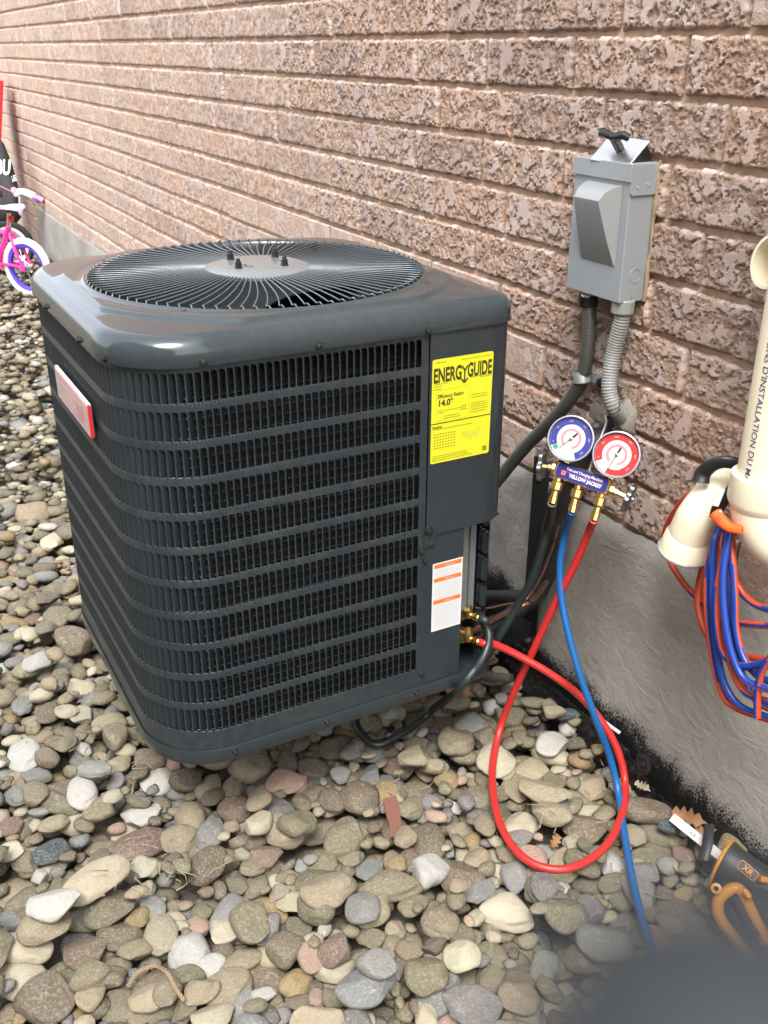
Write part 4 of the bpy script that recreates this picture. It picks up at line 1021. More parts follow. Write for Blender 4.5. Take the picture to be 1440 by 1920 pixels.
# dab of old sealant along the box edge
mb = MB(); pts = [(BX1 + .003 + .0012 * math.sin(k * .31), YW + .001, BZ0 + (BZ1 + .006 - BZ0) * k / 60) for k in range(61)]
mb.tube(pts, lambda u: .0042 + .0010 * math.sin(u * 11) + .0006 * math.sin(u * 29 + 1), 8); tag(mb.build('sealant_bead', plain('yellowed_sealant', lin((136, 122, 94)), .8, var=.2, bump=.003), smooth=60), 'yellowed sealant bead around the right edge of the grey box', 'sealant')

# ------------------------------------------------------------------ conduits
def ribbed(pts, r, pitch, depth_, n=12):
    P = crom(pts, 40); out = [P[0]]; acc = 0
    for a, b in zip(P[:-1], P[1:]):
        L = (b - a).length; st = pitch / 4; 
        d = st - acc
        while d < L: out.append(a + (b - a) * (d / L)); d += st
        acc = (acc + L) % st
    m = MB(); N_ = len(out) - 1; m.tube(out, lambda u: r + depth_ * (1 if int(round(u * N_)) % 4 in (0, 1) else -1) * .5, n); return m
cg = thing('ribbed_conduit', 'light grey ribbed conduit running from the box down into the wall', 'conduit', (-1.40, 1.24, .8))
pts = [aty(1171, 560, 1.236), aty(1166, 600, 1.236), aty(1152, 655, 1.234), aty(1144, 700, 1.228), aty(1143, 735, 1.225), aty(1152, 765, 1.232), aty(1167, 785, 1.262)]
ribbed(pts, .0150, .0056, .0012, 16).build('conduit_run', M_['conduit_grey'], cg, smooth=60)
P = aty(1168, 575, 1.236); mb = MB(); mb.lathe([(.0195, -.012), (.0215, -.010), (.0215, .012), (.020, .014), (.017, .0145), (.017, .022)], 12, Matrix.Translation((P.x, P.y, P.z + .0))); mb.build('connector', M_['conduit_grey'], cg, smooth=25)
cb = thing('flexible_conduit', 'dark liquidtight conduit curving from the box behind the condenser', 'conduit', (-1.50, 1.24, .8))
pts = [aty(1103, 555, 1.238), aty(1105, 600, 1.238), aty(1102, 650, 1.238), aty(1092, 705, 1.238), aty(1066, 752, 1.235), aty(1030, 793, 1.232), aty(985, 838, 1.225), aty(940, 892, 1.205), aty(900, 940, 1.17), aty(860, 960, 1.08)]
ribbed(pts, .0142, .0042, .0007, 16).build('conduit_run', M_['conduit_dark'], cb, smooth=60)
P = aty(1103, 556, 1.238); mb = MB(); mb.lathe([(.017, -.02), (.019, -.018), (.019, .004), (.0165, .006), (.0165, .014)], 12, Matrix.Translation((P.x, P.y, P.z))); mb.build('connector', M_['black'], cb, smooth=25)
P = aty(1101, 552, 1.222); mb = MB(); mb.lathe([(.011, 0), (.011, .004)], 16, frame(P, (.1, -.5, .8))); mb.build('locknut', M_['steel'], cb, smooth=25)
P = aty(1091, 707, 1.238); T = (aty(1066, 752, 1.235) - P).normalized()
mb = MB(); Mx = frame(P, Vector((-.25, 0, 1)))
mb.lathe([(.0152, -.011), (.0170, -.011), (.0176, -.007), (.0170, -.003), (.0176, .003), (.0170, .007), (.0170, .011), (.0152, .011)], 24, Mx, caps=False)
mb.box((.0, -.0, -.011), (.045, .0025, .011), Matrix.Translation((P.x + .008, YW - .012, P.z)), ch=.0006); strap = mb.build('strap_clamp', M_['galv'], cb, smooth=40)
mb = MB(); mb.lathe([(.010, 0), (.010, .006), (.0085, .009), (.003, .010)], 8, frame(Vector((P.x + .042, YW - .012, P.z - .002)), (0, -1, 0))); mb.build('anchor_bolt', M_['black'], strap, smooth=25)

# sealed hole in the brick where the lines leave the wall
def blob(name, C, rx, rz, dep, mat, seed, parent=None, n=22, m_=7):
    vs = []; F = []
    for i in range(m_ + 1):
        u = i / m_
        for k in range(n):
            a = 2 * math.pi * k / n; q_ = 1 + .35 * (float(vnoise(np.array(math.cos(a) * 1.7 + 5), np.array(math.sin(a) * 1.7 + seed), seed)) - .5) * 2
            rr_ = u * q_; h = dep * (1 - u ** 2.2) * (.75 + .5 * float(vnoise(np.array(math.cos(a) * 3 * u + 9), np.array(math.sin(a) * 3 * u + seed), seed + 4)))
            vs.append((C[0] + rx * rr_ * math.cos(a), C[1] - h, C[2] + rz * rr_ * math.sin(a)))
    for i in range(m_):
        for k in range(n): F.append((i * n + k, i * n + (k + 1) % n, (i + 1) * n + (k + 1) % n, (i + 1) * n + k))
    m = MB(); m.add(vs, F); return m.build(name, mat, parent, smooth=60)
P = aty(1172, 795, YW); o = blob('sealant_patch', (P.x, YW + .006, P.z + .005), .030, .050, .022, M_['putty'], 3); tag(o, 'grey lumpy sealant patch around the ribbed conduit in the brick', 'sealant')
P = aty(1118, 785, YW); o = blob('sealant_smear', (P.x, YW + .006, P.z + .01), .036, .030, .011, M_['putty'], 8); tag(o, 'thin grey sealant smear on brick left of the ribbed conduit', 'sealant')
P = aty(1133, 815, YW); o = blob('wall_hole', (P.x, YW + .004, P.z), .030, .028, .006, M_['black_matte'], 12); tag(o, 'dark hole in the brick where the pipes enter', 'hole')
mb = MB(); mb.tube([aty(1158, 745, 1.212), aty(1162, 752, 1.215), aty(1161, 768, 1.222), aty(1157, 772, 1.235)], .0014, 6); tag(mb.build('wire_tie', M_['steel'], smooth=60), 'short bright wire end beside the ribbed conduit', 'wire')

# ------------------------------------------------------------------ refrigerant line set
ls = thing('line_set', 'black insulated refrigerant pipe with copper lines from wall hole to condenser valves', 'pipes', (-1.45, 1.22, .7))
def tube_obj(name, pts, r, mat, parent=None, n=12, sub=8, lift=False, **k):
    m = MB(); P = crom(pts, sub)
    if lift:     # lying on the stones: never below their tops
        zz = [p_.z for p_ in P]
        for i_, p_ in enumerate(P):
            if p_.y < 1.2 and GY0 < p_.y: zz[i_] = max(zz[i_], gz(p_.x, p_.y) + r * .7) if p_.z < .16 and p_.x > GX0 and p_.x < GX1 else zz[i_]
        zz = [p_.z for p_ in P] ; g_ = [p_.z < .16 for p_ in P]; z0_ = list(zz)
        zz = [max(z0_[max(i_ - 9, 0):i_ + 10]) * .5 + z0_[i_] * .5 if False and g_[i_] and all(g_[max(i_ - 9, 0):i_ + 10]) else z0_[i_] for i_ in range(len(zz))]
        for _ in range(8): zz = [zz[0]] + [(zz[i_ - 1] + 2 * zz[i_] + zz[i_ + 1]) / 4 for i_ in range(1, len(zz) - 1)] + [zz[-1]]
        for p_, z_ in zip(P, zz): p_.z = z_
    m.tube(P, r, n, **k); return m.build(name, mat, parent, smooth=70)
tube_obj('insulated_pipe', [aty(1136, 812, 1.262), aty(1118, 828, 1.235), aty(1088, 870, 1.225), aty(1062, 930, 1.225), aty(1048, 1000, 1.225), aty(1032, 1070, 1.222), aty(1005, 1120, 1.20), aty(960, 1150, 1.15), aty(915, 1175, 1.05), aty(893, 1186, .99)],
         lambda u: .0165 + .0014 * math.sin(u * 60), M_['foam'], ls)
tube_obj('insulated_pipe', [aty(1128, 815, 1.26), aty(1100, 835, 1.23), aty(1070, 880, 1.235), aty(1040, 940, 1.24), aty(1028, 1010, 1.245), aty(1012, 1090, 1.24), aty(985, 1120, 1.22), aty(930, 1118, 1.20), aty(880, 1128, 1.18), aty(850, 1135, 1.15)],
         lambda u: .017 + .002 * math.sin(u * 47), M_['foam'], ls)
tube_obj('copper_pipe', [aty(1026, 1090, 1.19), aty(1000, 1125, 1.17), aty(965, 1142, 1.13), aty(930, 1160, 1.07), aty(902, 1174, 1.0), aty(882, 1183, .965)], .0055, M_['copper'], ls)
tube_obj('thermostat_wire', [aty(898, 984, 1.0), aty(899, 1005, 1.01), aty(896, 1045, 1.01), aty(885, 1090, 1.0), aty(873, 1112, .985), aty(876, 1124, .98), aty(890, 1138, .99), aty(915, 1140, 1.02), aty(948, 1133, 1.08), aty(985, 1125, 1.14), aty(1015, 1080, 1.17), aty(1035, 1030, 1.19), aty(1048, 985, 1.2)], .0022, M_['copper'], ls, n=8)
for px, py, Y in ((1045, 1003, 1.205), (1000, 1118, 1.165)):
    P = aty(px, py, Y); mb = MB(); mb.lathe([(.0205, -.002), (.0215, -.002), (.0215, .002), (.0205, .002)], 20, frame(P, (.25, 0, 1)), caps=False); mb.build('cable_tie', M_['black'], ls, smooth=30)
def valve(px, py, Y):
    P = aty(px, py, Y); v_ = thing('service_valve', '', 'valve', P); d_ = Vector((.55, .70, .15)).normalized(); Mx = frame(P, d_, (0, 0, 1))
    mb = MB(); mb.box((-.016, -.011, -.03), (.016, .011, .0), Mx, ch=.003); mb.build('valve_body', M_['brass'], v_)
    mb = MB(); mb.lathe([(.0165, .0), (.0175, .002), (.0175, .012), (.013, .014), (.010, .015)], 6, Mx); mb.build('flare_nut', M_['brass'], v_, smooth=25)
    mb = MB(); Mc = frame(P + Vector((.008, .004, -.004)), (.9, .25, .1)); mb.lathe([(.006, 0), (.006, .014), (.008, .015), (.008, .028), (.0065, .030)], 10, Mc); mb.build('service_port', M_['brass'], v_, smooth=25)
    return v_, Mc @ Vector((0, 0, .03))
v1, e1 = valve(872, 1146, .945); v1['label'] = 'upper brass service valve at the condenser corner with the dark hose'
v2, e2 = valve(872, 1190, .945); v2['label'] = 'lower brass service valve at the condenser corner with the red hose'
tube_obj('pipe_stub', [aty(878, 1186, .96), aty(902, 1178, 1.0)], .0062, plain('red_copper_stub', lin((150, 80, 66)), .4, .6), ls)

# ------------------------------------------------------------------ gauge manifold
Tm = depth(aty(1093, 896, 1.10)); PPM = FPX / Tm
Cm = att(1093, 896, Tm); nv = (O0 - Cm).normalized(); nv = (nv - RT * .16 + UP * .05).normalized()
xr = (RT - nv * RT.dot(nv)).normalized(); yu = nv.cross(xr)
MF = Matrix(((xr.x, yu.x, nv.x, Cm.x), (xr.y, yu.y, nv.y, Cm.y), (xr.z, yu.z, nv.z, Cm.z), (0, 0, 0, 1)))
def mp(px, py, z=0.0):     # a point of the manifold's own plane
    return ((px - 1093) / PPM, -(py - 896) / PPM, z)
man = thing('gauge_manifold', 'brass refrigerant charging manifold with blue and red gauges hanging on the wall', 'gauges', Cm)
tilt = math.radians(-21)
MR = MF @ Matrix.Rotation(tilt, 4, 'Z')
mb = MB(); mb.box((-.054, -.0155, -.013), (.054, .0155, .0125), MR, ch=.003); mb.build('manifold_body', M_['brass'], man, smooth=30)
mb = MB(); mb.prism([(a - .049, b - .013) for a, b in rrect(.098, .026, .007)], .001, MR @ Matrix.Translation((0, 0, .0125))); nl = mb.build('name_label', M_['navy'], man)
LT = MR @ Matrix.Translation((0, 0, .0138))
text_obj('label_text', 'Test and Charging Manifold', .0072, LT @ Matrix.Translation((.003, .0060, 0)), M_['white'], nl, off=.0001, sx=.86)
text_obj('label_text', 'YELLOW JACKET', .0086, LT @ Matrix.Translation((.008, -.0045, 0)), M_['white'], nl, off=.0003, sx=.95)
mb = MB(); bar(mb, LT, -.036, .0004, .040, .0008, 0); mb.build('label_rule', M_['clamp_orange'], nl)
mb = MB(); mb.prism([(a - .004, b - .0035) for a, b in rrect(.0075, .0075, .0008)], .0003, LT @ Matrix.Translation((-.034, -.0035, 0))); lg = mb.build('label_badge', M_['orange'], nl)
mb = MB()
for a, b in (((-.002, .002), (0, -.0002)), ((.002, .002), (0, -.0002)), ((0, 0), (0, -.0025)), ((-.0022, .0005), (.0022, -.0018))): stroke(mb, LT @ Matrix.Translation((-.0343, -.0032, .0006)), a, b, .0007, 0)
o = mb.build('badge_print', M_['navy'], nl)
def polar(a, r_): a = math.radians(a); return (r_ * math.cos(a), r_ * math.sin(a))
def ring_arc(m, F0, r0, r1, a0, a1, z, n=48):
    vs = []
    for k in range(n + 1):
        a = a0 + (a1 - a0) * k / n; vs += [F0 @ Vector((*polar(a, r0), z)), F0 @ Vector((*polar(a, r1), z))]
    m.add(vs, [(2 * k, 2 * k + 1, 2 * k + 3, 2 * k + 2) for k in range(n)])
def gauge(px, py, case, face, needle, lab, down):
    G = MF @ Matrix.Translation(mp(px, py, .020)) @ Matrix.Rotation(math.radians(-20), 4, 'Z')
    g_ = mb_ = None
    mb = MB(); mb.lathe([(.030, -.026), (.038, -.022), (.0405, -.016), (.0405, .003), (.0392, .0035), (.0392, .002)], 48, G, caps=False)
    mb.lathe([(.0, -.026), (.030, -.026)], 48, G, caps=False)
    cs = mb.build('gauge_case', M_[case], man, smooth=30, label=lab)
    mb = MB(); mb.lathe([(.0405, .003), (.0420, .0045), (.0428, .007), (.0420, .0095), (.0400, .0100), (.0392, .0070), (.0392, .003)], 48, G, caps=False); mb.build('bezel', M_['bezel'], cs, smooth=40)
    mb = MB(); mb.lathe([(.0, .0018), (.0386, .0018)], 48, G, caps=False); dl = mb.build('dial', M_['dial'], cs)
    mb = MB(); ring_arc(mb, G, .0262, .0382, -60, 215, .0023, 60); ring_arc(mb, G, .0275, .0375, -105, -60, .00232, 14) if face == 'gauge_red' else None; mb.build('scale_band', M_[face], cs)
    mb = MB(); ring_arc(mb, G, .0140, .0190, -70, 240, .0023, 40); mb.build('inner_scale', M_['dial_pink'], cs)
    mb = MB()
    for k in range(46):
        a = 225 - k * 6.2; p0, p1 = polar(a, .0262), polar(a, .0240 if k % 5 else .0220); stroke(mb, G, p0, p1, .0005, .0024)
    for k in range(60):
        a = 225 - k * 4.8; p0, p1 = polar(a, .0200), polar(a, .0190); stroke(mb, G, p0, p1, .0006, .0024)
    mb.build('scale_ticks', M_['print'], cs)
    for k, s_ in enumerate(('0', '50', '100', '150', '200', '250') if face == 'gauge_blue' else ('0', '100', '200', '300', '400', '500')):
        a = 205 - k * 48; x_, y_ = polar(a, .0322); text_obj('scale_number', s_, .0048, G @ Matrix.Translation((x_, y_, .0026)) @ Matrix.Rotation(math.radians(a - 90), 4, 'Z'), M_['white'], cs)
    if face == 'gauge_blue':
        mb = MB(); ring_arc(mb, G, .0270, .0355, 216, 232, .0025, 8); mb.build('green_mark', M_['green'], cs)
    a = needle - math.degrees(-math.radians(20)) * 0 + 20
    mb = MB(); q0, q1 = polar(a, .0265), polar(a + 180, .0150)
    stroke(mb, G, (0, 0), q0, .0010, .0042); stroke(mb, G, (0, 0), q1, .0032, .0043); mb.build('needle', M_['black'], cs)
    mb = MB(); mb.lathe([(.0030, .002), (.0030, .0052), (.0015, .0058), (0, .0058)], 14, G); mb.build('needle_hub', M_['brass'], cs, smooth=30)
    mb = MB(); mb.lathe([(0, .0088), (.020, .0085), (.0390, .0072), (.0390, .0064), (0, .0064)], 40, G, caps=False); mb.build('gauge_lens', M_['lens'], cs, smooth=40)
    c0 = Vector(mp(px, py, .004)); dn = Vector(mp(*down, 0.0)); ax = (dn - c0).normalized()
    Mx = MF @ frame(c0 + ax * .038, ax); mb = MB(); L_ = (dn - c0).length - .038
    mb.lathe([(.0075, 0), (.0085, .001), (.0085, .010), (.006, .011), (.0055, L_)], 6, Mx); mb.build('gauge_stem', M_['brass'], cs, smooth=20)
gauge(1075, 824, 'gauge_body_blue', 'gauge_blue', 217, 'blue low pressure gauge, left of the two', (1058, 880))
gauge(1158, 856, 'gauge_red', 'gauge_red', 238, 'red high pressure gauge, right of the two', (1139, 908))
def handwheel(px, py, px2, py2, lab):
    a = Vector(mp(px2, py2, 0)); b = Vector(mp(px, py, 0)); ax = (b - a).normalized(); L_ = (b - a).length; Mx = MF @ frame(a, ax)
    mb = MB(); mb.lathe([(.009, 0), (.0095, .002), (.0095, .010), (.0065, .012), (.006, .018), (.0045, .020), (.0035, L_)], 6, Mx); st = mb.build('valve_stem', M_['brass'], man, smooth=20)
    mb = MB(); Mw = Mx @ Matrix.Translation((0, 0, L_ - .003)); vs = []; n = 60
    for z_, f in ((-.005, .86), (-.003, 1), (.003, 1), (.005, .86)):
        for k in range(n): an = 2 * math.pi * k / n; r_ = (.0255 + .0040 * math.cos(6 * an)) * f; vs.append(Mw @ Vector((r_ * math.cos(an), r_ * math.sin(an), z_)))
    mb.add(vs, [(j * n + k, j * n + (k + 1) % n, (j + 1) * n + (k + 1) % n, (j + 1) * n + k) for j in range(3) for k in range(n)] + [tuple(range(n - 1, -1, -1)), tuple(range(3 * n, 4 * n))])
    mb.lathe([(.007, .004), (.006, .009), (.002, .010)], 12, Mw); mb.build('hand_wheel', M_['chrome_dark'], st, smooth=40, label=lab)
handwheel(1012, 872, 1046, 877, 'left chrome star-shaped hand wheel'); handwheel(1180, 936, 1140, 917, 'right chrome star-shaped hand wheel')
def port(px, py, px2, py2):
    a = Vector(mp(px, py, 0)); b = Vector(mp(px2, py2, 0)); ax = (b - a).normalized(); L_ = (b - a).length; Mx = MF @ frame(a, ax)
    mb = MB(); mb.lathe([(.006, -.004), (.006, .008), (.009, .009), (.0105, .011), (.0105, .024), (.0085, .026), (.0065, .028), (.0065, L_ * .72), (.0080, L_ * .74), (.0080, L_)], 8, Mx); mb.build('hose_fitting', M_['brass'], man, smooth=20)
    return (MF @ b)
pA = port(1048, 893, 1035, 943); pB = port(1085, 908, 1072, 960); pC = port(1128, 924, 1113, 975)
tube_obj('hanging_hook', [MF @ Vector(mp(1103, 888, .0)), MF @ Vector(mp(1112, 862, .002)), aty(1124, 828, 1.13), aty(1136, 795, 1.16), aty(1135, 782, 1.18), aty(1133, 775, 1.20), aty(1139, 760, 1.23)], .0022, M_['steel'], man, n=8)

# ------------------------------------------------------------------ hoses
def hose(name, pts, r, mat, lab, n=14):
    o = tube_obj(name, pts, r, mat, n=n, sub=10, lift=True); tag(o, lab, 'hose', 'charging hoses of the gauge manifold'); return o
dn = (pC - MF @ Vector(mp(1128, 924, 0))).normalized()
RH = .0078
HZG = .070
hose('red_hose', [pC, aty(1105, 995, 1.115), aty(1082, 1050, 1.11), aty(1042, 1130, 1.09), aty(1002, 1215, 1.07), aty(965, 1295, 1.05), aty(940, 1360, 1.035), atz(925, 1425, HZG), atz(924, 1480, HZG), atz(936, 1540, HZG), atz(965, 1592, HZG),
     atz(1005, 1622, HZG), atz(1055, 1630, HZG), atz(1105, 1612, HZG), atz(1145, 1574, HZG), atz(1168, 1520, HZG), atz(1172, 1470, HZG), aty(1160, 1412, 1.185), aty(1130, 1355, 1.165), aty(1085, 1303, 1.13), aty(1030, 1262, 1.08), aty(970, 1228, 1.03), aty(925, 1207, .985), e2 + Vector((.012, .008, .0)), e2],
     RH, M_['red_hose'], 'red charging hose looping over the gravel from the red gauge side')
dn = (pB - MF @ Vector(mp(1085, 908, 0))).normalized()
hose('blue_hose', [pB, aty(1060, 1000, 1.10), aty(1050, 1060, 1.095), aty(1054, 1130, 1.09), aty(1070, 1205, 1.09), aty(1092, 1280, 1.10), aty(1120, 1355, 1.12), aty(1145, 1425, 1.15), atz(1160, 1490, HZG), atz(1170, 1560, HZG), atz(1184, 1640, HZG),
     atz(1203, 1720, HZG), atz(1232, 1800, HZG), atz(1268, 1860, HZG), atz(1330, 1935, HZG), atz(1400, 1990, HZG)], .0072, M_['blue_hose'], 'blue charging hose hanging down and trailing across the gravel to the foreground')
hose('dark_hose', [pA, aty(1028, 985, 1.105), aty(1015, 1035, 1.10), aty(998, 1085, 1.09), aty(968, 1140, 1.07), aty(935, 1195, 1.04), aty(908, 1240, 1.03), aty(885, 1262, 1.02), on(835, 1275, .01), on(760, 1300, .01), on(670, 1340, .01), atz(700, 1396, .06), atz(755, 1374, .068),
     atz(812, 1334, .085), atx(858, 1291, -1.39), atx(893, 1252, -1.375), atx(912, 1220, -1.380), atx(917, 1190, -1.400), atx(906, 1166, -1.418), e1 + Vector((.012, .006, 0)), e1], .0085, M_['rubber'], 'dark green hose from the blue gauge side curling under the condenser')
for P_, Q in ((e1, aty(906, 1166, .955)), (e2, aty(925, 1207, .985))):
    pass

# ------------------------------------------------------------------ cream PVC vent pipes
YP = 1.155
vp = thing('vent_pipe', 'thick cream PVC vent pipe with blue lettering at the right edge', 'pipe', (-1.03, YP, .9))
T_ = depth(aty(1437, 885, YP)); RP = 54 * T_ / FPX
Pc = aty(1385 + 54, 885, YP); xp, yp = Pc.x, Pc.y; zc = Pc.z
mb = MB(); mb.lathe([(RP, zc - .02), (RP, 1.60)], 56, Matrix.Translation((xp, yp, 0))); mb.build('straight_pipe', M_['pvc'], vp, smooth=40)
elb = MB(); n = 40
def torus_bend(m, C0, ax0, axis, R_, r_, a1, n=32, seg=18, r_end=None):
    """bend starting at C0 heading ax0, turning towards axis"""
    ax0 = Vector(ax0).normalized(); axis = Vector(axis).normalized(); pts = []
    for k in range(seg + 1):
        a = math.radians(a1) * k / seg; pts.append(Vector(C0) + ax0 * (R_ * math.sin(a)) + axis * (R_ * (1 - math.cos(a))))
    m.tube(pts, r_, n); return pts
mb = MB(); mb.lathe([(RP + .001, zc - .002), (RP + .008, zc - .004), (RP + .009, zc - .044), (RP + .007, zc - .050), (RP + .003, zc - .058)], 56, Matrix.Translation((xp, yp, 0))); torus_bend(mb, (xp, yp, zc - .045), (0, 0, -1), (.85, .5, 0), .068, RP + .003, 88, 56, 20)
mb.build('elbow', M_['pvc'], vp, smooth=40)
# lettering wrapped on the pipe
txt = "INSTRUCTIONS D'INSTALLATION DU MA"
me = text_mesh(txt, .0142, .0001, 0, 'LEFT', 1.12); vdir = (O0 - Vector((xp, yp, 1.0))); th0 = math.atan2(vdir.y, vdir.x)
import bmesh as _b
bm = _b.new(); bm.from_mesh(me); _b.ops.triangulate(bm, faces=bm.faces)
W_ = max(v.co.x for v in bm.verts)
th_l = th0 - math.radians(38)
for v_ in bm.verts:
    along, up_ = v_.co.x, v_.co.y
    a = th_l + (up_) / RP; v_.co = Vector((xp + (RP + .0006) * math.cos(a), yp + (RP + .0006) * math.sin(a), zc + .045 + (W_ - along) - .155 * 1 ))
bm.to_mesh(me); bm.free(); me.materials.clear(); me.materials.append(M_['blue_ink'])
# read downwards, ending just above the coupling
zmin = min(v.co.z for v in me.vertices); 
for v_ in me.vertices: v_.co.z += (zc - .008) - zmin - .0
link('pipe_lettering', me, vp)
# upper open end
vt = thing('vent_terminal', 'round cream PVC vent opening at the right edge level with the grey box', 'vent', (-1.03, 1.2, 1.1))
Pv = aty(1442, 490, 1.185); rv = 52 * depth(Pv) / FPX; dv = (O0 - Pv).normalized() * .55 + Vector((-.8, -.55, .05)) * .6
mb = MB(); Mx = frame(Pv, dv); mb.lathe([(rv * .97, -.05), (rv, -.004), (rv * .98, 0), (rv * .86, 0), (rv * .83, -.004), (rv * .82, -.06)], 48, Mx, caps=False); mb.build('socket', M_['pvc'], vt, smooth=35)
mb = MB(); mb.lathe([(0, -.05), (rv * .9, -.05)], 32, Mx, caps=False); mb.build('pipe_inside', plain('cream_inside', lin((200, 190, 160)), .5), vt)
mb = MB(); ex = Mx @ Vector((0, 0, -.05)); mb.tube(crom([ex, ex + Vector((.03, .02, 0)), Vector((ex.x + .05, YW + .02, ex.z))], 8), rv * .9, 32); mb.build('elbow', M_['pvc'], vt, smooth=60)
# lower elbow pointing down
ve = thing('intake_elbow', 'cream PVC elbow pointing down with a pale grey rim', 'vent', (-1.13, 1.15, .6))
path = [aty(1372, 893, 1.215), aty(1350, 900, 1.19), aty(1334, 925, 1.165), aty(1316, 955, 1.15), aty(1298, 990, 1.145), aty(1284, 1024, 1.145)]
PP = crom(path, 8); Te = depth(path[-1])
mb = MB(); mb.tube(PP, lambda u: .0245 + .0105 * min(1, max(0, (u - .2) / .5)), 36); bd = mb.build('bend', M_['pvc'], ve, smooth=60)
ax = (PP[-1] - PP[-5]).normalized(); ax = (ax + Vector((0, 0, -.35))).normalized(); Mx = frame(PP[-1] - ax * .022, ax)
mb = MB(); mb.lathe([(.034, -.006), (.0375, .0), (.0405, .030), (.0395, .031), (.034, .031), (.034, .004)], 48, Mx, caps=False); mb.build('socket', M_['pvc'], ve, smooth=30)
mb = MB(); mb.lathe([(.030, .030), (.0435, .030), (.0445, .032), (.0435, .035), (.030, .035)], 48, Mx, caps=False); mb.build('screen_rim', M_['galv'], ve, smooth=30)
mb = MB(); mb.lathe([(0, .031), (.034, .031)], 32, Mx, caps=False); mb.build('screen', M_['black_matte'], ve)

# ------------------------------------------------------------------ two-tone extension cord hanging in a black and orange clamp
cc = thing('extension_cord', 'coiled blue and orange two-tone extension cord hanging under the vent pipes', 'cord', (-1.02, 1.15, .45))
def cord(pts, tw=0.0, r_=.0058, fr=.34):
    m = MB(); P = crom(pts, 10); m.tube(P, r_, 10, mi=lambda i, u: 1 if ((u + tw + i * .004) % 1.0) < fr else 0); m.build('cord_loop', [M_['cord_blue'], M_['cord_orange']], cc, smooth=80)
loops = [  # (px, py, Y)
 [(1392, 898, 1.20), (1345, 906, 1.19), (1296, 925, 1.19), (1262, 965, 1.20), (1246, 1005, 1.21), (1253, 1045, 1.205), (1283, 1095, 1.19), (1325, 1135, 1.17), (1375, 1165, 1.14), (1450, 1174, 1.12)],
 [(1350, 990, 1.15), (1338, 1020, 1.13), (1336, 1080, 1.12), (1338, 1150, 1.11), (1346, 1230, 1.11), (1360, 1285, 1.11), (1390, 1325, 1.11), (1450, 1348, 1.11)],
 [(1355, 985, 1.16), (1350, 1040, 1.14), (1352, 1120, 1.12), (1362, 1200, 1.10), (1375, 1260, 1.10), (1400, 1300, 1.10), (1450, 1318, 1.10)],
 [(1362, 980, 1.17), (1363, 1040, 1.15), (1368, 1120, 1.13), (1378, 1200, 1.12), (1390, 1260, 1.12), (1415, 1310, 1.12), (1455, 1335, 1.12)],
 [(1370, 980, 1.15), (1374, 1050, 1.13), (1378, 1120, 1.12), (1380, 1180, 1.115), (1395, 1235, 1.11), (1425, 1270, 1.11), (1455, 1280, 1.11)],
 [(1330, 1045, 1.19), (1315, 1075, 1.18), (1308, 1120, 1.17), (1315, 1165, 1.16), (1335, 1205, 1.15), (1370, 1240, 1.13), (1410, 1252, 1.12), (1455, 1245, 1.11)],
 [(1345, 1000, 1.14), (1328, 1060, 1.13), (1326, 1140, 1.12), (1334, 1220, 1.12), (1350, 1290, 1.12), (1375, 1325, 1.12), (1450, 1352, 1.13)],
 [(1378, 1085, 1.16), (1395, 1115, 1.16), (1420, 1135, 1.16), (1455, 1145, 1.16)],
 [(1360, 1030, 1.13), (1345, 1100, 1.11), (1344, 1170, 1.10), (1356, 1225, 1.10), (1385, 1248, 1.10), (1420, 1246, 1.10), (1455, 1232, 1.10)],
 [(1420, 1345, 1.09), (1421, 1300, 1.09), (1428, 1260, 1.09), (1450, 1225, 1.09)],
 [(1390, 1000, 1.2), (1360, 1000, 1.18), (1340, 1030, 1.17), (1320, 1075, 1.19), (1318, 1130, 1.19), (1335, 1180, 1.18), (1380, 1225, 1.17), (1455, 1238, 1.16)],
 [(1368, 1000, 1.12), (1356, 1070, 1.105), (1358, 1150, 1.095), (1372, 1225, 1.09), (1398, 1275, 1.09), (1450, 1296, 1.09)]]
TW = [.5, .1, .35, .0, .6, .45, .15, .05, .5, .3, .8, .95]
for k_, (L_, tw) in enumerate(zip(loops, TW)): cord([aty(*q_) for q_ in L_], tw, fr=.85 if k_ in (0, 5, 10) else .34)
cl = thing('hose_clamp', 'black hanging clamp with orange lever and pale tag holding the coiled cord', 'clamp', (-1.08, 1.15, .7))
mb = MB(); mb.tube(crom([aty(1314, 905, 1.13), aty(1318, 888, 1.135), aty(1335, 872, 1.14), aty(1360, 866, 1.15), aty(1392, 872, 1.17)], 8), lambda u: .0135 - .003 * u, 10, flat=.6); mb.build('upper_jaw', M_['black'], cl, smooth=60)
mb = MB(); mb.tube(crom([aty(1385, 905, 1.15), aty(1368, 925, 1.14), aty(1348, 950, 1.13), aty(1341, 972, 1.125)], 8), .010, 10, flat=.7); mb.build('lower_jaw', M_['black'], cl, smooth=60)
mb = MB(); mb.tube(crom([aty(1342, 962, 1.108), aty(1352, 975, 1.105), aty(1368, 988, 1.105), aty(1392, 994, 1.11)], 8), lambda u: .0105 - .003 * u, 10, flat=.6); lv = mb.build('lever', M_['clamp_orange'], cl, smooth=60)
P = aty(1351, 961, 1.095); mb = MB(); mb.lathe([(.003, 0), (.003, .003), (.0015, .004)], 10, frame(P, O0 - P)); mb.build('rivet', M_['steel'], lv, smooth=30)
mb = MB(); a, b, c_, d_ = aty(1336, 948, 1.112), aty(1347, 950, 1.112), aty(1360, 918, 1.12), aty(1350, 914, 1.12)
nn = (O0 - a).normalized() * .001; mb.add([a, b, c_, d_, a - nn, b - nn, c_ - nn, d_ - nn], [(0, 1, 2, 3), (7, 6, 5, 4), (0, 4, 5, 1), (1, 5, 6, 2), (2, 6, 7, 3), (3, 7, 4, 0)]); mb.build('paper_tag', M_['white'], cl)

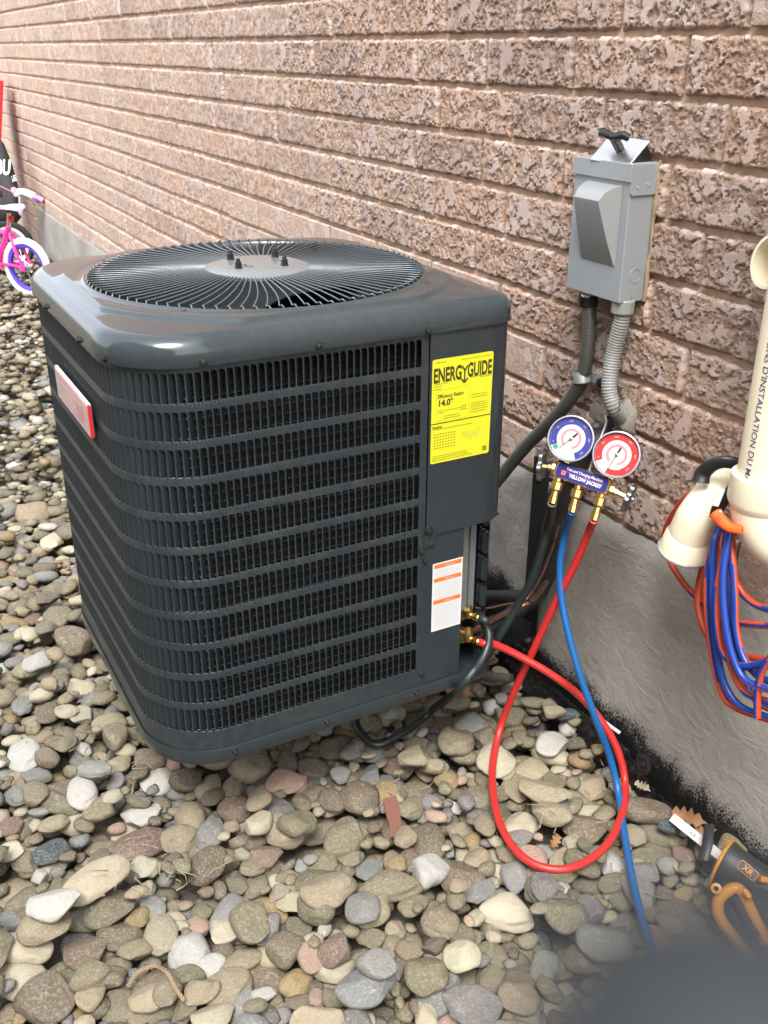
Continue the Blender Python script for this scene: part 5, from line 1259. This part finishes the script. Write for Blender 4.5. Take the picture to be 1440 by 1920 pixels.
# ------------------------------------------------------------------ children's bikes and things at the far end
def bike(name, lab, C, head, r_, colf, tyre, rim, seatm, full=True, barm=None):
    """C: rear wheel contact point; head: unit heading (horizontal)"""
    h = Vector((*head, 0)).normalized(); u = Vector((0, 0, 1)); sd_ = h.cross(u); C = Vector(C)
    b_ = thing(name, lab, 'bicycle', C)
    def L(a, z, s=0.0): return C + h * a + u * z + sd_ * s
    def wheel(a):
        c0 = L(a, r_); Mx = frame(c0, sd_, h)
        mb = MB(); n = 40; vs = []; F = []
        prof_ = [(r_ - .040, 0), (r_ - .032, .017), (r_ - .014, .021), (r_ - .002, .012), (r_, 0), (r_ - .002, -.012), (r_ - .014, -.021), (r_ - .032, -.017)]
        for k in range(n):
            for (q_, z) in prof_:
                an = 2 * math.pi * k / n; rr_ = q_ + (.0025 if (k % 2 and q_ > r_ - .01) else 0); vs.append(Mx @ Vector((rr_ * math.cos(an), rr_ * math.sin(an), z)))
        m8 = len(prof_); F = [(k * m8 + j, ((k + 1) % n) * m8 + j, ((k + 1) % n) * m8 + (j + 1) % m8, k * m8 + (j + 1) % m8) for k in range(n) for j in range(m8)]
        mb.add(vs, F); w_ = mb.build('wheel', tyre, b_, smooth=50)
        mb = MB(); pr = [(r_ - .056, -.010), (r_ - .038, -.014), (r_ - .036, 0), (r_ - .038, .014), (r_ - .056, .010)]; mb.lathe(pr + [pr[0]], 40, Mx, caps=False); mb.build('rim', rim, w_, smooth=40)
        for k in range(16):
            an = 2 * math.pi * k / 16; mb = MB(); mb.tube([Mx @ Vector((.012 * math.cos(an + .8), .012 * math.sin(an + .8), .018 * (-1) ** k)), Mx @ Vector(((r_ - .05) * math.cos(an), (r_ - .05) * math.sin(an), 0))], .0016, 4); mb.build('spoke', M_['chrome'], w_)
        mb = MB(); mb.lathe([(.012, -.03), (.018, -.028), (.012, -.024), (.012, .024), (.018, .028), (.012, .03)], 14, Mx); mb.build('hub', M_['chrome'], w_, smooth=40)
    wheel(0); wheel(.62)
    mb = MB(); bb = L(.235, r_ + .005); st_ = L(.10, r_ + .24); hd = L(.50, r_ + .27); hb = L(.545, r_ + .16)
    mb.tube([bb, st_], .017, 10); mb.tube([bb, hb], .019, 10); mb.tube([st_ * .8 + bb * .2, hd], .015, 10); mb.tube([hd + u * .03, hb - u * .02], .020, 10)
    for s in (-.034, .034):
        mb.tube(crom([L(0, r_, s), L(.08, r_ + .012, s), L(.20, r_ + .008, s * .5)], 5), .0095, 8); mb.tube(crom([L(0, r_, s), L(.045, r_ + .10, s), L(.095, r_ + .20, s * .3)], 5), .0095, 8)
        mb.tube([L(.62, r_, s), L(.575, r_ + .13, s), L(.555, r_ + .15, 0)], .0095, 8); mb.box((-.014, -.014, -.004), (.022, .016, .004), frame(L(0, r_, s * 1.15), sd_, h))
    mb.build('frame', colf, b_, smooth=40)
    mb = MB(); mb.tube([st_, L(.085, r_ + .32)], .012, 8); mb.build('seat_post', M_['chrome'], b_, smooth=60)
    mb = MB(); vs = []; n = 14; rings_ = [(-.085, .02, .0), (-.075, .058, .012), (-.045, .086, .020), (0, .066, .016), (.04, .028, .008), (.09, .018, .006), (.115, .010, .0)]
    for a, w, t_ in rings_:
        for k in range(n): an = 2 * math.pi * k / n; vs.append(L(.075 + a, r_ + .335 + .018 * math.sin(an) * (1 if math.sin(an) > 0 else 1.4) + t_, w * math.cos(an)))
    mb.add(vs, [(j * n + k, j * n + (k + 1) % n, (j + 1) * n + (k + 1) % n, (j + 1) * n + k) for j in range(len(rings_) - 1) for k in range(n)] + [tuple(range(n - 1, -1, -1)), tuple(range(6 * n, 7 * n))], [0 if k < n / 2 else 1 for j in range(len(rings_) - 1) for k in range(n)] + [0, 0])
    mb.build('saddle', [seatm, M_['black']], b_, smooth=60)
    mb = MB(); mb.box((-.022, -.016, -.008), (.022, .016, .008), frame(L(.075, r_ + .285), h * -1, sd_), ch=.003); mb.build('reflector', M_['reflector'], b_)
    mb = MB(); hb0 = hd + u * .10; mb.tube(crom([hb0 - h * .06 + u * .05 - sd_ * .24, hb0 + u * .06 - sd_ * .15, hb0 + u * .0 - sd_ * .05, hb0, hb0 + sd_ * .05, hb0 + u * .06 + sd_ * .15, hb0 - h * .06 + u * .05 + sd_ * .24], 6), .011, 8); mb.tube([hd, hb0], .012, 8); mb.build('handlebar', barm or M_['tyre_white'], b_, smooth=60)
    for s in (-1, 1):
        mb = MB(); a_ = hb0 - h * .06 + u * .05 + sd_ * (.24 * s); mb.tube([a_ - sd_ * .05 * s, a_ + sd_ * .06 * s], .017, 10); mb.build('grip', M_['pink_pale'] if full else M_['lime'], b_, smooth=40)
    mb = MB(); mb.lathe([(.008, -.05), (.010, .05)], 10, frame(bb, sd_)); Mk = frame(bb + sd_ * .035, sd_); mb.lathe([(.05, 0), (.052, .002), (.05, .004)], 24, Mk); mb.build('crank', M_['pink_pale'], b_, smooth=40)
    mb = MB()
    for s in (-1, 1): mb.tube([bb + sd_ * .05 * s, bb + sd_ * .055 * s + (h * .06 - u * .07) * s], .007, 6); mb.box((-.03, -.02, -.008), (.03, .02, .008), frame(bb + sd_ * .09 * s + (h * .06 - u * .07) * s, u), ch=.003)
    mb.build('pedals', M_['black'], b_)
    return b_
M_['saddle'] = plain('white_violet_saddle', lin((206, 190, 226)), .4, var=.25, scale=14)
bike('kids_bicycle', "pink kids' bicycle with white tyre and violet rim left of the condenser", tuple(atz(60, 556, .03)), (-.79, -.62), .178, M_['pink'], M_['tyre_white'], M_['purple'], M_['saddle'])
bike('kids_bicycle', "dark kids' bicycle with lime grips behind the pink bicycle", tuple(atz(25, 506, .03)), (-.35, -.93), .165, M_['tool_black'], M_['black_matte'], M_['tyre_white'], M_['black'], full=False, barm=M_['black'])
sc = thing('kids_scooter', 'white curved handlebar with pink grip and pink padded bar behind the bicycles', 'scooter', tuple(atz(20, 500, .03)))
Ts = depth(atz(20, 500, .03)) + .1
mb = MB(); mb.tube(crom([att(-30, 392, Ts), att(2, 383, Ts), att(17, 378, Ts), att(28, 366, Ts), att(40, 360, Ts), att(54, 364, Ts), att(64, 369, Ts)], 6), .026, 10); mb.build('handlebar', M_['tyre_white'], sc, smooth=60)
mb = MB(); mb.tube([att(61, 368, Ts), att(82, 377, Ts)], .021, 10); mb.build('grip', M_['pink_pale'], sc, smooth=40)
mb = MB(); mb.tube([att(74, 377, Ts), att(70, 372, Ts)], .0225, 10); mb.build('grip_band', M_['purple'], sc, smooth=40)
mb = MB(); mb.tube([att(-30, 334, Ts), att(30, 362, Ts)], .036, 10); mb.build('padded_bar', M_['pink_pale'], sc, smooth=60)
mb = MB(); a_ = att(-14, 388, Ts); mb.tube([a_, Vector((a_.x, a_.y, .06))], .018, 10); mb.build('steering_post', M_['tyre_white'], sc, smooth=60)
mb = MB(); mb.tube([att(36, 366, Ts), att(38, 400, Ts)], .004, 6); mb.build('brake_cable', M_['steel'], sc, smooth=60)
# red sled leaning on the wall, black printed bag in front of it
XR = -8.25
mb = MB(); a, b = aty(-40, 60, 1.20), aty(20, 330, 1.15)
M0 = Matrix(((1, 0, 0, -8.5), (0, 1, 0, 1.02), (0, 0, 1, 0), (0, 0, 0, 1)))
vs = []; prof_ = [(0, 0), (.0, .06), (.02, .085), (.36, .085), (.38, .06), (.38, 0)]
for k in range(14):
    z = .06 + 1.15 * k / 13; yy = .98 + .22 * k / 13; c_ = .05 * math.sin(math.pi * k / 13)
    for (x_, y_) in prof_: vs.append((-8.62 + x_, yy - y_ + c_ * 0 , z))
m6 = 6; F = [(k * m6 + j, k * m6 + j + 1, (k + 1) * m6 + j + 1, (k + 1) * m6 + j) for k in range(13) for j in range(5)] + [(k * m6 + 5, k * m6, (k + 1) * m6, (k + 1) * m6 + 5) for k in range(13)] + [tuple(range(5, -1, -1)), tuple(range(13 * m6, 14 * m6))]
mb = MB(); mb.add(vs, F); sl_ = mb.build('snow_sled', M_['redplastic'], smooth=40); tag(sl_, 'red plastic sled leaning on the far end of the brick wall', 'sled')
Tb = depth((-8.0, 1.0, .7))
bagp = [(-30, 262), (2, 262), (9, 272), (16, 290), (26, 318), (33, 345), (38, 378), (40, 408), (30, 420), (-30, 425)]
vs = []; F = []; nb_ = len(bagp); cxb, cyb = 2, 345
for lay, (f, dd_) in enumerate(((.55, -.10), (.85, -.075), (1.0, 0), (.85, .075), (.55, .10))):
    for (px, py) in bagp: vs.append(att(cxb + (px - cxb) * f, cyb + (py - cyb) * f, Tb + dd_))
for j in range(4):
    for k in range(nb_): F.append((j * nb_ + k, j * nb_ + (k + 1) % nb_, (j + 1) * nb_ + (k + 1) % nb_, (j + 1) * nb_ + k))
F += [tuple(range(nb_ - 1, -1, -1)), tuple(range(4 * nb_, 5 * nb_))]
mb = MB(); mb.add(vs, F); bag = mb.build('sports_bag', M_['bagcloth'], smooth=80); tag(bag, 'black bag with white letters hanging in front of the red sled', 'bag')
bf = frame(att(6, 315, Tb - .105), -FW, RT); text_obj('bag_print', 'BU', .15, bf @ Matrix.Rotation(-.05, 4, 'Z'), M_['white'], bag, off=.004, sx=.55)
text_obj('bag_print', 'GE', .06, frame(att(24, 336, Tb - .085), -FW, RT) @ Matrix.Rotation(.35, 4, 'Z'), M_['white'], bag, sx=.8)

# ------------------------------------------------------------------ small things on the gravel
# cordless reciprocating saw lying by the wall, its blade towards the hoses
rs_ = thing('cordless_saw', 'black and yellow cordless reciprocating saw lying on gravel at the lower right', 'power tool', tuple(atz(1400, 1680, .05)))
def onz(px, py, z): return atz(px, py, z)
Bx = onz(1348, 1612, .125); Bd = (onz(1440, 1700, .115) - onz(1345, 1640, .125)).normalized(); Bs = Vector((-Bd.y, Bd.x, 0)).normalized(); Bu = Bd.cross(Bs)
if Bu.z < 0: Bu = -Bu
c0 = onz(1352, 1622, .105); Mx = frame(c0, Bd, Bu)
mb = MB(); mb.lathe([(.052, 0), (.054, .004), (.050, .02), (.046, .06), (.042, .12), (.046, .16), (.046, .30), (.040, .34)], 24, Mx @ Matrix.Diagonal((1, .8, 1, 1))); mb.build('tool_body', M_['tool_black'], rs_, smooth=40)
mb = MB(); mb.lathe([(.0525, -.002), (.0555, .0), (.0555, .0035), (.0525, .005)], 32, Mx @ Matrix.Diagonal((1, .8, 1, 1)), caps=False); mb.build('front_ring', M_['tool_yellow'], rs_, smooth=60)
# trigger guard / handle frame
q_ = [onz(1440, 1772, .100), onz(1412, 1716, .115), onz(1386, 1668, .122), onz(1360, 1674, .118), onz(1346, 1694, .112), onz(1350, 1722, .104), onz(1376, 1758, .094), onz(1418, 1812, .08), onz(1450, 1840, .08)]
mb = MB(); mb.tube(crom(q_, 6), .0105, 10); mb.build('guard', M_['tool_yellow'], rs_, smooth=60)
mb = MB(); mb.tube(crom([onz(1372, 1672, .085), onz(1382, 1712, .080), onz(1402, 1752, .070), onz(1440, 1810, .065)], 6), .042, 14, flat=.8); mb.tube(crom([onz(1400, 1650, .085), onz(1430, 1720, .085), onz(1500, 1800, .075)], 6), .046, 14, flat=.8); mb.build('grip', M_['tool_black'], rs_, smooth=60)
mb = MB(); mb.tube([onz(1382, 1688, .112), onz(1420, 1760, .10)], .012, 12); mb.build('battery', M_['tool_black'], rs_, smooth=60)
mb = MB(); P = onz(1343, 1666, .13); mb.lathe([(.004, 0), (.009, .001), (.009, .006), (.004, .007)], 16, frame(P, (O0 - P)), caps=False); mb.build('guard_eye', M_['tool_yellow'], rs_, smooth=60)
for a, b in (((1424, 1648), (1446, 1652)), ((1396, 1670), (1406, 1684))):
    mb = MB(); mb.tube([onz(*a, .145), onz(*b, .14)], .006, 8); mb.build('yellow_accent', M_['tool_yellow'], rs_, smooth=60)
P = onz(1402, 1632, .155); Mt = frame(P, (O0 - P), RT) @ Matrix.Rotation(-.75, 4, 'Z')
mb = MB(); pts = [(a - .017, b - .008) for a, b in rrect(.034, .016, .003)]; mb.tube([Mt @ Vector((*p_, 0)) for p_ in pts + pts[:1]], .0007, 5, caps=False); mb.build('badge_outline', M_['tool_yellow'], rs_)
text_obj('badge_text', 'XR', .014, Mt, M_['tool_yellow'], rs_, off=.0003)
# blade with red spot, blade clamp
a, b = onz(1260, 1532, .085), onz(1352, 1606, .105); d_ = (b - a).normalized(); w_ = d_.cross((O0 - a).normalized()).normalized() * .0085; nn = d_.cross(w_).normalized() * .0006
mb = MB(); mb.add([a - w_ + nn, b - w_ + nn, b + w_ + nn, a + w_ + nn, a - w_ - nn, b - w_ - nn, b + w_ - nn, a + w_ - nn], [(0, 1, 2, 3), (7, 6, 5, 4), (0, 4, 5, 1), (1, 5, 6, 2), (2, 6, 7, 3), (3, 7, 4, 0)]); bd_ = mb.build('saw_blade', M_['white'], rs_)
n_ = nn.normalized(); n_ = n_ if n_.dot(O0 - a) > 0 else -n_
Mb = frame(a.lerp(b, .70) + n_ * .0012, n_, d_); mb = MB(); mb.add([Mb @ Vector(v) for v in ((-.006, -.0055, 0), (.006, -.0055, 0), (.006, .0055, 0), (-.006, .0055, 0))], [(0, 1, 2, 3)]); mb.build('blade_mark', M_['dial_pink'], bd_)
text_obj('blade_print', 'ACK', .0075, frame(a.lerp(b, .45) + n_ * .0012, n_, d_) @ Matrix.Translation((0, -.001, 0)), M_['ink'], bd_, sx=1.1)
mb = MB(); mb.tube([onz(1330, 1550, .12), onz(1326, 1585, .12), onz(1318, 1612, .10)], .011, 10, flat=.6); mb.build('blade_clamp', M_['tool_black'], rs_, smooth=50)
for px, py in ((1324, 1716), (1333, 1708)):
    P0, P1 = on(px, py, .012), on(px + 24, py + 32, .012); mb = MB(); mb.tube([P0, P1], .0016, 6); o = mb.build('wire_offcut', M_['steel'], smooth=60)
    tag(o, ('left' if px < 1330 else 'right') + ' of two bright parallel wire offcuts beside the yellow saw', 'wire')
# reddish tile shard, twine, leaves, straw, pale strip
P = on(735, 1532, .012); Mx = Matrix.Translation(P) @ Matrix.Rotation(math.atan2(P.y, P.x) - math.pi / 2 + .12, 4, 'Z') @ Matrix.Rotation(.12, 4, 'X')
mb = MB(); mb.prism([(-.013, .045), (.014, .052), (.017, .015), (.016, -.03), (.006, -.050), (-.010, -.052), (-.008, -.02), (-.012, .01)], .004, Mx); tag(mb.build('tile_shard', M_['brickshard']), 'flat reddish brown strip lying upright on the pebbles, middle of the gravel', 'shard')
pts = [on(240, 1850, .008), on(256, 1826, .014), on(275, 1815, .018), on(296, 1812, .018), on(312, 1822, .018), on(322, 1838, .014), on(334, 1860, .010), on(345, 1876, .006)]
PT = crom(pts, 12); tw = thing('jute_twine', 'frayed piece of tan twine lying on the pebbles at the lower left', 'twine', PT[0])
for ph_ in range(3):
    q = []
    for k, p_ in enumerate(PT):
        t_ = (PT[min(k + 1, len(PT) - 1)] - PT[max(k - 1, 0)]).normalized(); u_ = t_.orthogonal().normalized(); w_ = t_.cross(u_); an = k * .55 + ph_ * 2.094; q.append(p_ + (u_ * math.cos(an) + w_ * math.sin(an)) * .0022)
    mb = MB(); mb.tube(q, .0019, 6); mb.build('strand', M_['twine'], tw, smooth=80)
def leaf(px, py, L_, rot, lab, lift=.01, tiltx=.5, mat='leaf'):
    P = on(px, py, lift); pr = [(0, 0), (.10, .25), (.22, .10), (.30, .34), (.42, .14), (.52, .38), (.62, .15), (.75, .28), (.86, .08), (1, 0)]
    up_ = [(x_ - .5, y_ * .8) for x_, y_ in pr]; dn_ = [(x_, -y_ * .9) for x_, y_ in up_[::-1][1:-1]]; poly = up_ + dn_
    vs = [(x_ * L_, y_ * L_, .10 * L_ * math.sin(x_ * 6) + .5 * abs(y_) * L_) for x_, y_ in poly]; mid = [(x_ * L_, 0, .10 * L_ * math.sin(x_ * 6)) for x_, _ in up_]
    Mx = Matrix.Translation(P + Vector((0, 0, .004))) @ Matrix.Rotation(rot, 4, 'Z') @ Matrix.Rotation(tiltx, 4, 'X')
    n = len(up_); V = [Mx @ Vector(v) for v in vs + mid]; o_ = len(vs); F = []
    for k in range(n - 1):
        F.append((k, k + 1, o_ + k + 1, o_ + k)); a = (len(vs) - k) % len(vs); b = (len(vs) - k - 1) % len(vs); F.append((a, o_ + k, o_ + k + 1, b))
    V += [v - Vector((0, 0, .0006)) for v in V]; nv_ = len(V) // 2; F += [tuple(i + nv_ for i in f[::-1]) for f in list(F)]
    m = MB(); m.add(V, F); o = m.build('dry_leaf', M_[mat], smooth=60); tag(o, lab, 'leaf'); return o
leaf(1292, 1535, .070, .6, 'brown dry oak leaf upright against the membrane above the saw blade', .03, 1.0)
leaf(1322, 1560, .045, 1.2, 'small brown leaf behind the black blade clamp', .03, .9)
leaf(1041, 1580, .040, 2.2, 'small orange brown leaf inside the red hose loop')
leaf(860, 1300, .060, .9, 'curled tan leaf under the right corner of the condenser', .02, .8)
leaf(1205, 1478, .040, .2, 'grey curled leaf on the membrane beside the hoses', .03, .5, 'straw')
mb = MB(); a, b = aty(1130, 1350, 1.215), aty(1162, 1374, 1.20); mb.tube([a, a.lerp(b, .5) + Vector((0, -.003, .002)), b], .0035, 6, flat=.4); tag(mb.build('pale_strip', M_['white'], smooth=40), 'thin pale plastic strip on the membrane right of the blue hose', 'strip')
P = on(925, 1268, .012); mb = MB(); mb.tube(crom([aty(868, 1262, 1.10), aty(905, 1268, 1.12), aty(960, 1272, 1.16)], 6), .011, 12); tag(mb.build('drain_pipe', M_['conduit_dark'], smooth=70), 'short dark plastic tube on the ground behind the condenser corner', 'tube')
# straw and fluff between the pebbles
st = MB(); fl = MB()
for (px, py, n_, sp) in ((1160, 1360, 5, 30), (1080, 1500, 14, 60), (330, 1620, 26, 40), (150, 1380, 16, 45), (230, 1650, 18, 35), (760, 1480, 8, 40), (1180, 1620, 12, 60), (240, 1450, 12, 25), (110, 1290, 16, 25), (60, 1350, 8, 30), (980, 1560, 10, 60)):
    for k in range(n_):
        P = on(px + random.gauss(0, sp), py + random.gauss(0, sp * .7), .006); a = random.uniform(0, 6.28); L_ = random.uniform(.015, .05); d_ = Vector((math.cos(a), math.sin(a), random.uniform(-.1, .35)))
        w = Vector((-math.sin(a), math.cos(a), .2)) * random.uniform(-.3, .3)
        (st if random.random() < .7 else fl).tube([P, P + d_ * L_ * .5 + w * L_ * .5, P + d_ * L_], lambda u: .0011 * (1.15 - u), 4, caps=False)
tag(st.build('dry_grass', M_['straw'], smooth=80), 'wisps of dry grass between the pebbles', None, kind='stuff')
# the tip of a slate grey cloth hand strap that hangs just before the lens, far out of focus
C0 = att(1448, 2238, .013); mb = MB(); pts = [C0 + RT * .0006 - UP * .0012 + FW * .0, C0 + RT * .004 - UP * .008, C0 + RT * .007 - UP * .016]
vs = []; n = 28
mb.tube(crom([C0 - RT * .0003 + UP * .0003, C0 + RT * .0012 - UP * .0014, C0 + RT * .003 - UP * .004, C0 + RT * .006 - UP * .010], 6), lambda u: .0037, 24)
mb.lathe([(.0, -.0037), (.0019, -.0032), (.0032, -.0019), (.0037, 0), (.0032, .0019), (.0019, .0032), (0, .0037)], 24, Matrix.Translation(C0 - RT * .0003 + UP * .0003), caps=False)
o = mb.build('hand_strap', M_['case'], smooth=60); tag(o, 'blurred slate grey cloth strap close to the lens at the lower right corner', 'strap')
# where two stones would read alike, say which neighbour they lie against (as seen in the photograph)
from collections import Counter
def side(dx, dy): return ('right' if dx > 0 else 'left') if abs(dx) > abs(dy) else ('below' if dy > 0 else 'above')
used = Counter(q[0]['label'] for q in STN); taken = {l for l, c in used.items() if c == 1}
for q in STN:
    o, px, py, a, _ = q; base = o['label']
    if used[base] < 2: continue
    nb_ = sorted((r for r in STN if r is not q), key=lambda r: (r[1] - px) ** 2 + (r[2] - py) ** 2)[:6]
    head = base.split(' river stone ')[0]; done = False
    W1 = {'right': 'right of', 'left': 'left of', 'below': 'below', 'above': 'above'}
    cands = []
    for r in nb_: cands.append(f'{head} river stone {W1[side(px - r[1], py - r[2])]} a {r[4]} one ' + base.split(' river stone ')[1])
    for r in nb_:
        for r2 in nb_:
            if r2 is not r: cands.append(f'{head} stone {W1[side(px - r[1], py - r[2])]} a {r[4]} one and {W1[side(px - r2[1], py - r2[2])]} a {r2[4]} one')
    for lab in cands:
        if len(lab.split()) <= 16 and lab not in taken: o['label'] = lab; taken.add(lab); break
